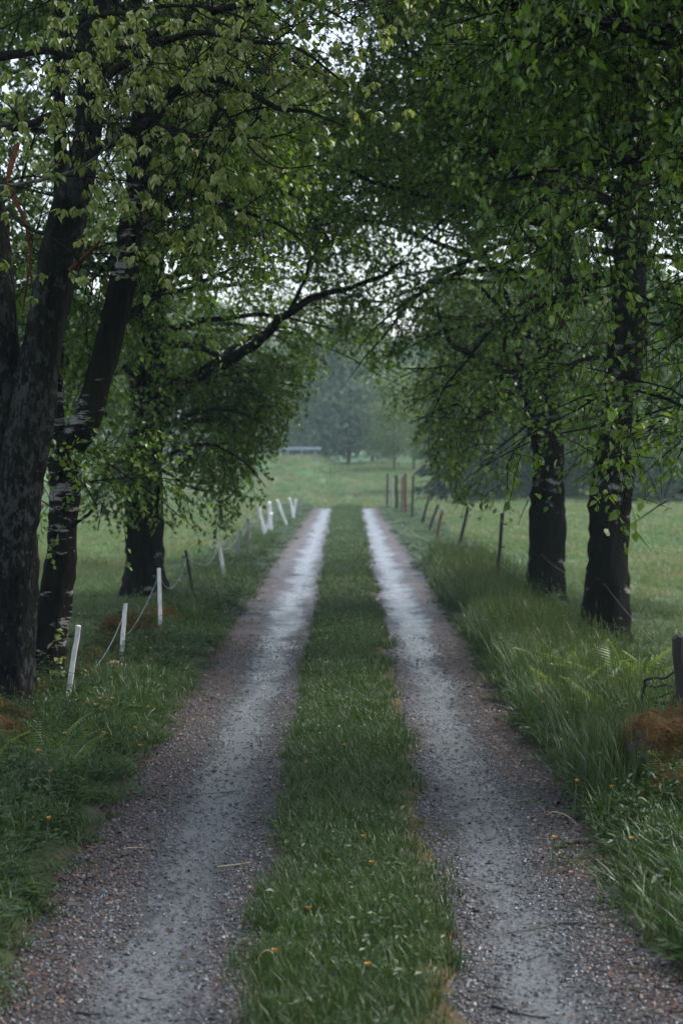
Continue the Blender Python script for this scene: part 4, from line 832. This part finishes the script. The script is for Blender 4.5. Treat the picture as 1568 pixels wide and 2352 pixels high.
LP = [(156, 1599, 181, 1436, 16.0, .034, 'white_post', 'white stake leaning right, nearest of the left fence', False),
      (280, 1504, 288, 1387, 19.3, .034, 'white_post', 'white stake, second nearest of the left fence, by a pinkish stone', False),
      (369, 1444, 365, 1305, 22.3, .034, 'white_post', 'upright white stake in front of the thick-based birch', False),
      (444, 1367, 427, 1264, 27.5, .034, 'dark_post', 'thin dark stake between two white ones in the left fence', False),
      (516, 1327, 499, 1233, 31.5, .046, 'white_post', 'white stake leaning left, just past the thin dark stake', False),
      (546, 1277, 552, 1216, 37, .045, 'grey_post', 'short grey stake, first of two grey ones in the left fence', False),
      (570, 1269, 569, 1189, 39, .055, 'grey_post', 'taller grey stake, second of two grey ones in the left fence', False),
      (606, 1214, 594, 1160, 52, .07, 'white_post', 'far white stake leaning left, first of the crossed group', False),
      (600, 1251, 624, 1179, 50, .07, 'white_post', 'long white stake slanting right across the far group', False),
      (622, 1209, 618, 1152, 54, .08, 'white_post', 'upright white stake topping the crossed far group', False),
      (656, 1198, 636, 1148, 58, .07, 'white_post', 'white stake leaning left alone past the crossed group', False),
      (674, 1186, 666, 1144, 64, .07, 'white_post', 'white stake of the farthest three, leaning left', False),
      (673, 1186, 680, 1146, 65, .07, 'white_post', 'white stake of the farthest three, leaning right', False),
      (688, 1178, 690, 1147, 67, .06, 'grey_post', 'last faded stake at the far end of the left fence', False)]
ltop = []
for k, (a, b, c, d, Y, w_, m_, lab, rd) in enumerate(LP): ltop.append(post(a, b, c, d, Y, w_, m_, lab, LG, 'fence_post', rd, 1 if k < 5 else 0, k)[1:])
RPs = [(1566, 1760, 1556, 1464, 13.6, .075, 'dark_post', 'thick dark post at the right edge above the mossy mound', 2),
       (1140, 1352, 1153, 1179, 29.5, .05, 'dark_post', 'tall upright dark post left of the forked birch', 3),
       (1050, 1272, 1074, 1167, 38.5, .06, 'dark_post', 'dark post leaning right, second along the right fence', 2),
       (1003, 1232, 1015, 1172, 47, .065, 'rust_post', 'red-brown post, lower of the leaning pair', 1),
       (986, 1214, 1006, 1159, 52, .065, 'dark_post', 'dark post leaning right beside the red-brown one', 1),
       (970, 1197, 984, 1144, 58, .07, 'dark_post', 'dark post leaning right, third of the leaning posts', 1),
       (946, 1182, 949, 1092, 63, .07, 'dark_post', 'tall thin dark post, first of the upright far row', 0),
       (931, 1172, 930, 1089, 68, .10, 'rust_post', 'tall red-brown post in the upright far row', 0),
       (923, 1168, 924, 1094, 70, .06, 'rust_post', 'thin red-brown post close beside the taller red-brown one', 0),
       (911, 1164, 910, 1092, 72, .11, 'dark_post', 'broad dark post in the upright far row', 0),
       (899, 1154, 900, 1094, 76, .06, 'grey_post', 'thin grey post, last but one of the far row', 0),
       (889, 1148, 890, 1088, 78, .07, 'dark_post', 'dark post ending the right fence by the track', 0)]
rtop = []
for k, (a, b, c, d, Y, w_, m_, lab, kn) in enumerate(RPs): rtop.append(post(a, b, c, d, Y, w_, m_, lab, RG, 'fence_post', True, kn, 30 + k)[1:])
# leaning brace at the near right post
q0, q1 = P(1512, 1706, 13.5), P(1556, 1600, 13.55); q0 = q0 - (q1 - q0) * .12
g = Geo(); V_, F_ = tubes(smooth_path([q0, (q0 + q1) / 2, q1], 6)[None], np.full((1, 6), .030), 8); g.add(V_, F_)
tag(link('brace_pole', g.mesh('brace_pole', [M['dark_post']], q0, True), None, tuple(q0)), 'dark slanting brace pole leaning against the thick right post', 'pole')

def cable(name, anchors, sag, rad, mat, label, r):
    pl = []
    for a, b, s in zip(anchors[:-1], anchors[1:], sag):
        u = np.linspace(0, 1, 12)[:, None]; p = a + (b - a) * u - np.array([0, 0, 1.]) * (4 * s * u * (1 - u)) + np.array([1., 0, 0]) * np.sin(u * 3.14) * r.normal(0, .04); pl.append(p)
    g = Geo(); V_, F_ = tubes(np.stack(pl), np.full((len(pl), 12), rad), 5); g.add(V_, F_)
    return tag(link(name, g.mesh(name, [M[mat]], anchors[0], True), None, tuple(anchors[0])), label, 'fence wire')
rr = np.random.default_rng(55)
tops = [t for t, b in ltop]; at = lambda i, u: ltop[i][1] + (ltop[i][0] - ltop[i][1]) * u
cable('fence_rope', [at(1, .30) + np.array((-.22, -1.6, -.10)), at(1, .90), at(2, .92), at(3, .9), at(4, .92), at(5, .9), at(6, .9)], [.05, .36, .24, .2, .18, .1], .0016, 'rope', 'pale blue rope sagging between the left fence stakes', rr)
ar = lambda i, u: rtop[i][1] + (rtop[i][0] - rtop[i][1]) * u
cable('fence_wire', [ar(0, .80), np.array((2.35, 20.7, .72)), np.array((2.30, 26.7, .72)), ar(1, .88), ar(2, .9), ar(3, .9), ar(5, .9)], [.10, .05, .05, .12, .04, .03], .002, 'wire', 'upper thin wire of the right fence running past the dark trunks', rr)
cable('fence_wire', [ar(0, .50), np.array((2.35, 20.7, .38)), np.array((2.30, 26.7, .36)), ar(1, .45), ar(2, .45), ar(3, .5), ar(5, .5)], [.12, .05, .05, .08, .04, .03], .002, 'wire', 'lower thin wire of the right fence running past the dark trunks', rr)

# ------------------------------------------------------------------ stones
MOSS = []
def stone(loc, size, seed, mat, label, group, name='mossy_stone'):
    import bmesh
    r = np.random.default_rng(seed); bm = bmesh.new(); bmesh.ops.create_icosphere(bm, subdivisions=4, radius=1.0)
    V = np.array([v.co[:] for v in bm.verts]); F = np.array([[v.index for v in f.verts] for f in bm.faces]); bm.free()
    ph = r.random((7, 4)) * 6.28; dsp = sum(np.sin(V @ (r.normal(0, 1, 3) * (1.2 + k)) + ph[k, 0]) * .16 / (1 + .6 * k) for k in range(7)) + r.normal(0, .012, len(V))
    hf = sum(np.sin(V @ (r.normal(0, 1, 3) * (4 + 3 * k)) + r.random() * 6.28) / (1 + .3 * k) for k in range(6)) * .07; V = V * (1 + dsp + hf)[:, None]; V = np.sign(V) * np.abs(V) ** .85 * np.asarray(size)
    z = float(ground_z(loc[0], loc[1])); o = link(name, mkmesh(name, V, None, F, [M[mat]], smooth=True), None, (loc[0], loc[1], z + size[2] * .35))
    a = r.random() * 6.28; o.rotation_euler = (0, 0, a)
    if mat == 'moss':
        up = V[V[:, 2] > size[2] * (-.35 + .4 * r.random(len(V)))]; ca, sa = math.cos(a), math.sin(a)
        MOSS.append(np.stack([up[:, 0] * ca - up[:, 1] * sa + loc[0], up[:, 0] * sa + up[:, 1] * ca + loc[1], up[:, 2] + z + size[2] * .35], 1))
    return tag(o, label, 'stone', group)
SG = 'mossy stones along the left fence'
SL = [((-2.22, 13.7), (0.187, 0.297, 0.144), 'orange mossy stone at the left edge, nearest to the viewer'), ((-2.30, 14.7), (0.170, 0.272, 0.135), 'orange mossy stone at the foot of the big maple'), ((-2.28, 15.8), (0.153, 0.297, 0.126), 'orange mossy stone between the maple and the leaning birch'),
      ((-2.20, 16.6), (0.119, 0.204, 0.108), 'mossy stone right beside the leaning birch base'), ((-2.18, 17.9), (0.136, 0.238, 0.099), 'mossy stone behind the nearest white stake'), ((-2.14, 19.2), (0.111, 0.212, 0.099), 'mossy stone left of the second white stake'),
      ((-2.12, 20.6), (0.119, 0.238, 0.108), 'mossy stone past the second white stake'), ((-2.10, 22.2), (0.153, 0.272, 0.171), 'dark hollow mossy stone behind the upright white stake'), ((-2.02, 23.8), (0.153, 0.297, 0.153), 'orange mossy stone right of the upright white stake'), ((-2.05, 25.5), (0.153, 0.297, 0.108), 'orange mossy stone at the thick-based birch')]
for k, (l_, s_, lab) in enumerate(SL): stone(l_, s_, 60 + k, 'moss', lab, SG)
stone((-1.97, 19.0), (.075, .10, .07), 81, 'pink_stone', 'small pale pinkish stone at the foot of the second white stake', SG, 'bare_stone')
stone((1.86, 12.3), (.28, .44, .33), 91, 'moss', 'large orange-brown mossy mound at the right edge', 'mossy mounds by the right post', 'mossy_stone')
stone((1.80, 11.6), (.22, .36, .15), 92, 'moss', 'low mossy mound in front of the larger one at the right edge', 'mossy mounds by the right post', 'mossy_stone')
stone((1.66, 12.9), (.14, .26, .20), 93, 'moss', 'small greenish mossy hump left of the larger mound', 'mossy mounds by the right post', 'mossy_stone')

M['moss_fuzz'] = grass_mat('shaggy orange brown moss', (.018, .009, .003), (.13, .066, .017), (.06, .06, .018), .6)
mp_ = np.concatenate(MOSS); rm = np.random.default_rng(8); rm.shuffle(mp_); n = len(mp_)
gk = rm.random(n) < .07; gp = mp_[gk]; ng_ = len(gp)
scatter('grass_on_stones', gp - np.array((0, 0, .03)), np.stack([rm.normal(0, .3, ng_), rm.normal(0, .3, ng_), rm.random(ng_) * 6.28], 1), np.tile(.35 + .5 * rm.random(ng_), (3, 1)).T, rm.integers(0, 3, ng_), [o.copy() for o in verge[:3]], 'grass tufts growing on the mossy stones')
scatter('shaggy_moss', mp_ - np.array((0, 0, .006)), np.stack([rm.normal(0, .5, n), rm.normal(0, .5, n), rm.random(n) * 6.28], 1), np.tile(.5 + 1.0 * rm.random(n) ** 2, (3, 1)).T, rm.integers(0, 2, n), [blades(rm, 26, .05, .015, .06, .004, 1.0, M['moss_fuzz'], f'moss_tuft_{k}') for k in range(2)], 'shaggy orange-brown moss growing over the stones')

# ------------------------------------------------------------------ dead branch by the right post, ferns, saplings
def branchy(name, loc, paths, mat, label, cat, rad):
    o = root(name, loc, label, cat)
    for k, p in enumerate(paths):
        q = smooth_path(p, 16) + np.random.default_rng(k + 5).normal(0, rad * .25, (16, 3)); g = Geo(); V_, F_ = tubes(q[None], np.linspace(rad * (1 if k == 0 else .7), rad * .3, 16)[None], 7); g.add(V_, F_); link('branch', g.mesh('branch', [M[mat]], loc, True), o)
    return o
b0 = toground(P(1470, 1640, 14.6))
branchy('dead_branch', b0, [PX((1475, 1610, 14.6), (1480, 1565, 14.5), (1500, 1556, 14.4), (1530, 1556, 14.3), (1552, 1540, 14.2), (1590, 1545, 14.1)), PX((1480, 1570, 14.5), (1505, 1578, 14.3), (1535, 1574, 14.2), (1570, 1590, 14.1)), PX((1470, 1606, 14.6), (1505, 1602, 14.4), (1540, 1590, 14.2), (1580, 1575, 14.1)), PX((1500, 1612, 14.4), (1525, 1616, 14.3), (1545, 1610, 14.2), (1570, 1600, 14.1))], 'stick', 'dark dead branch lying against the thick right post', 'branch', .014)

def frond_mesh():
    V = []; F = []; n = 22
    for i in range(n):
        t = i / (n - 1); x = t; z = .55 * t - .45 * t * t * 1.35; L = .26 * math.sin(math.pi * min(1, (t * .92 + .08))) ** .8 + .015
        for s in (-1, 1):
            b = len(V); V += [(x, 0, z), (x + .012 + L * .18, s * L * .5, z + .012 - L * .10), (x + .05 + L * .32, s * L, z - L * .35), (x + .034, s * L * .35, z - .010)]
            F.append((b, b + 1, b + 2, b + 3))
        V += [(x, -.006, z), (x, .006, z), (x + 1 / n, .006, .55 * (t + 1 / n) - .6075 * (t + 1 / n) ** 2), (x + 1 / n, -.006, .55 * (t + 1 / n) - .6075 * (t + 1 / n) ** 2)]; b = len(V) - 4; F.append((b, b + 1, b + 2, b + 3))
    return mkmesh('frond', V, F, mats=[M['fern']])
FR = frond_mesh()
def fern(x, y, n, size, seed, label, elev=.55):
    r = np.random.default_rng(seed); z = float(ground_z(x, y)); o = root('fern', (x, y, z), label, 'fern', 'ferns on the verges')
    for k in range(n):
        f = link('frond', FR, o); f.rotation_euler = (r.normal(0, .2), -elev - r.random() * .5, k * 6.283 / n + r.normal(0, .25)); s = size * (.7 + .5 * r.random()); f.scale = (s, s, s); f.location = (r.normal(0, .03), r.normal(0, .03), 0)
    return o
for k, (x, y, n, s, lab) in enumerate([(1.98, 16.2, 11, .62, 'largest pale fern clump below the nearest right trunk'), (1.78, 16.8, 10, .52, 'pale fern left of the largest clump on the right verge'), (2.18, 15.7, 9, .52, 'arching pale fern right of the largest clump'), (1.62, 17.6, 9, .45, 'fern among tall grass at the foot of the right trunk'), (2.05, 15.0, 8, .44, 'low fern in front of the largest right clump'), (1.50, 15.6, 9, .42, 'low pale fern close to the right wheel line'), (1.70, 14.6, 9, .46, 'pale fern left of the mossy mound'), (-1.72, 13.2, 8, .38, 'yellowish fern on the left verge'), (-1.98, 12.4, 8, .36, 'yellow-green fern at the left edge of the verge'), (-1.55, 12.7, 7, .32, 'small yellowish fern nearest the left wheel line'), (1.72, 11.6, 8, .34, 'small fern beside the low mossy mound')]): fern(x, y, n, s, 800 + k, lab)

def sapling(x, y, h, n, seed, label, lean=(0, 0)):
    r = np.random.default_rng(seed); z = float(ground_z(x, y)); o = root('sapling', (x, y, z), label, 'sapling')
    p = grow(r, np.array([[0., 0, 0]]), np.array([[lean[0], lean[1], 1.]]), np.array([h]), 7, -.02, .08); g = Geo(); V_, F_ = tubes(p, np.linspace(.008, .003, 7)[None], 5); g.add(V_, F_); link('stem', g.mesh('stem', [M['twig']]), o)
    me = leaf_mesh('maple')
    for k in range(n):
        u = .3 + .7 * k / n; q = p[0, min(6, int(u * 6))]; lf = link('leaf', me, o); s = .04 + .035 * r.random(); lf.scale = (s, s, s); lf.location = tuple(q + r.normal(0, .02, 3)); lf.rotation_euler = (-.35 + r.normal(0, .3), r.normal(0, .3), k * 2.4 + r.normal(0, .3))
    return o
sapling(-2.12, 16.9, .62, 26, 31, 'small leafy maple sapling between the birch base and the nearest white stake')

# ------------------------------------------------------------------ dandelions, stalks, fallen twigs
def flower_parts():
    g = Geo(); r = np.random.default_rng(4)
    p = np.array([[(0, 0, 0), (.004, .002, .33), (.0, .004, .66), (.006, 0, 1.0)]]); V_, F_ = tubes(p, np.full((1, 4), .0028), 5); g.add(V_, F_); st = g.mesh('stem', [M['stem']])
    g = Geo(); p = np.array([[(0, 0, -.008), (0, 0, 0), (0, 0, .010), (0, 0, .016)]]); V_, F_ = tubes(p, np.array([[.004, .009, .0085, .006]]), 9); g.add(V_, F_); bd = g.mesh('bud', [M['bud']], smooth=True)
    n = 14; V = []; F = []
    for k in range(n):
        a = k * 6.283 / n; c, s = math.cos(a), math.sin(a); b = len(V); o_ = .013 + .004 * r.random(); zt = .026 + .006 * r.random()
        V += [(c * .005 - s * .0022, s * .005 + c * .0022, .013), (c * .005 + s * .0022, s * .005 - c * .0022, .013), (c * o_ + s * .003, s * o_ - c * .003, zt), (c * o_ - s * .003, s * o_ + c * .003, zt)]; F.append((b, b + 1, b + 2, b + 3))
    return st, bd, mkmesh('petals', V, F, mats=[M['petal']])
FS, FB, FP = flower_parts()
rd = np.random.default_rng(66)
def dandelion(x, y, h, label, group, closed=False):
    z = float(ground_z(x, y)); o = root('dandelion', (x, y, z), label, 'flower', group); o.rotation_euler = (rd.normal(0, .12), rd.normal(0, .12), rd.random() * 6.28)
    s = link('stem', FS, o); s.scale = (1, 1, h); b = link('bud', FB, o, (.006, 0, h)); b.scale = (.68, .68, .68)
    if not closed: link('petals', FP, b)
    return o
LGp = ('small yellow-orange dandelion in the left verge grass', 'dandelions in the left verge')
for (x, y) in [(1158, 735), (975, 835), (985, 800), (1040, 862), (845, 945), (745, 935), (1052, 925), (995, 985), (1285, 1070), (1016, 1168), (358, 1440), (465, 1520), (420, 1880), (1325, 432), (1232, 398), (1366, 550), (1438, 800), (590, 548), (1340, 330), (997, 688), (1005, 775), (910, 1170), (650, 1190), (1190, 1085)]:
    q = (x * .25 * .99, 1388 + y * .25 * .9996 + 14); yy = 5227 * 1.62 / (q[1] - 1044); X = P(q[0], q[1], yy)[0]; dandelion(X, yy, .20 + .08 * rd.random(), *LGp, closed=rd.random() < .15)
for (x, y) in [(640, 1442), (620, 1452), (700, 1400), (560, 1410), (590, 1380)]:
    yy = 5227 * 1.62 / (y - 1044); dandelion(P(x * .5, y, yy)[0] - .4, yy, .2, *LGp)
for (x, y) in [(727, 1862), (681, 2032), (712, 2110), (648, 2222), (850, 2235), (760, 2275), (835, 1940), (700, 1770), (800, 1720), (862, 1990), (790, 2060), (668, 1930), (845, 2120)]:
    yy = 5227 * 1.78 / (y - 1044); dandelion(P(x, y, yy)[0], yy, .09 + .05 * rd.random(), 'small dandelion in the middle grass strip', 'dandelions in the middle strip', rd.random() < .35)
for (x, y) in [(1296, 1444), (1221, 1497), (1225, 1540), (1378, 1748), (1304, 1778), (1392, 1802), (1252, 1870), (1298, 1450), (1170, 1440), (1186, 1426), (1205, 1422), (1300, 1600), (1266, 1632), (1346, 1690), (1290, 1662), (1160, 1490), (1420, 1900)]:
    yy = 5227 * 1.60 / (y - 1044); dandelion(P(x, y, yy)[0], yy, .24 + .1 * rd.random(), 'small yellow-orange dandelion in the right verge grass', 'dandelions in the right verge', rd.random() < .15)

def stick(pts, rad, mat, label, name='fallen_twig', cat='twig', group=None):
    q = smooth_path(pts, 12); g = Geo(); V_, F_ = tubes(q[None], np.linspace(rad, rad * .5, 12)[None], 6); g.add(V_, F_); return tag(link(name, g.mesh(name, [M[mat]], q[0], True), None, tuple(q[0])), label, cat, group)
def on_ground(x, y, h=.008):
    Y = CAMZ * FPX / (y - 1044)
    for _ in range(4):
        X = P(x, y, Y)[0]; z = max(float(ground_z(X, Y)), float(road_z(np.array(X), np.array(Y)))) + h; Y = (CAMZ - z) * FPX / (y - 1044)
    return np.array((P(x, y, Y)[0], Y, z))
TG = 'fallen twigs on the track'
for pts, rad, mat, lab in [
    ([(1030, 1628), (1060, 1618), (1075, 1612)], .007, 'stick', 'short dark twig lying far along the right wheel line'),
    ([(905, 2012), (940, 2022), (985, 2030)], .007, 'stick', 'dark twig at the right edge of the middle strip'),
    ([(1165, 2148), (1230, 2138), (1280, 2128), (1320, 2130)], .006, 'stick', 'long thin dark twig across the right wheel line'),
    ([(1285, 2126), (1330, 2124), (1372, 2126)], .006, 'stick', 'thin dark twig by the right verge beside another'),
    ([(1500, 2272), (1540, 2280), (1568, 2284)], .006, 'stick', 'dark twig near the bottom right corner'),
    ([(1130, 2316), (1200, 2338), (1262, 2344)], .010, 'stick', 'thick dark twig at the bottom right of the middle strip'),
    ([(545, 1818), (520, 1822), (470, 1826)], .005, 'stick', 'thin dark twig by the left edge of the middle strip'),
    ([(175, 2332), (205, 2336), (235, 2334)], .010, 'stick', 'short thick dark twig at the bottom left'),
    ([(320, 2298), (350, 2304), (372, 2300)], .006, 'stick', 'curved dark twig at the bottom of the left wheel line'),
    ([(500, 1995), (540, 1990), (575, 1984)], .006, 'stalk', 'pale straw bit beside the middle strip'),
    ([(285, 1952), (320, 1950), (345, 1954)], .005, 'stalk', 'pale straw bit on the left wheel line'),
    ([(420, 1644), (450, 1642), (478, 1641)], .006, 'stick', 'thin dark twig at the left verge'),
    ([(1112, 2270), (1145, 2275), (1170, 2276)], .006, 'stick', 'small dark twig on the right wheel line'),
    ([(1440, 2238), (1480, 2240), (1520, 2246)], .006, 'stick', 'thin dark twig by the right verge near the corner')]:
    stick([on_ground(*q) for q in pts], rad * .6, mat, lab, group=TG)
SGp = 'dry arching stalks in the grass'
def stalk(x0, y0, x1, y1, Y, hgt, label):
    a = P(x0, y0, Y); b = P(x1, y1, Y); a[2] = float(ground_z(a[0], Y)); stick([a, a * .6 + b * .4 + np.array((0, 0, hgt)), a * .2 + b * .8 + np.array((0, 0, hgt * .8)), b], .0035, 'stalk', label, 'dry_stalk', 'grass stalk', SGp)
stalk(1345, 1885, 1255, 1872, 11.6, .05, 'pale dry stalk arching onto the right wheel line')
stalk(640, 2270, 590, 2215, 8.3, .05, 'pale dry stalk arching at the lower left of the middle strip')
stalk(612, 2300, 560, 2296, 8.0, .03, 'reddish dry stalk at the bottom left of the middle strip')
stalk(1560, 2030, 1500, 1985, 10.4, .05, 'pale dry stalk at the right verge near the edge')
stalk(1010, 1800, 870, 1790, 12.6, .02, 'pale dry stalk on the right edge of the middle strip') if False else None
stalk(320, 1620, 312, 1560, 16.6, .03, 'pale straight stalk in the left verge, first of a pair')
stalk(332, 1622, 345, 1568, 16.4, .03, 'pale straight stalk in the left verge, second of a pair')

# ------------------------------------------------------------------ haze
hz = NT('damp air'); pv = hz.n('ShaderNodeVolumePrincipled'); pv.inputs['Color'].default_value = (.68, .92, .96, 1); pv.inputs['Density'].default_value = .0005; pv.inputs['Anisotropy'].default_value = .0
hz.l(pv.outputs[0], hz.out.inputs['Volume'])
b = np.array([(x, y, z) for z in (-4.0, 22.0) for x, y in ((-260, -60), (260, -60), (260, 420), (-260, 420))], float)
tag(link('haze', mkmesh('haze', b, [(3, 2, 1, 0), (4, 5, 6, 7), (0, 1, 5, 4), (1, 2, 6, 5), (2, 3, 7, 6), (3, 0, 4, 7)], mats=[hz.m])), 'thin damp haze in the air over the meadow', kind='stuff')
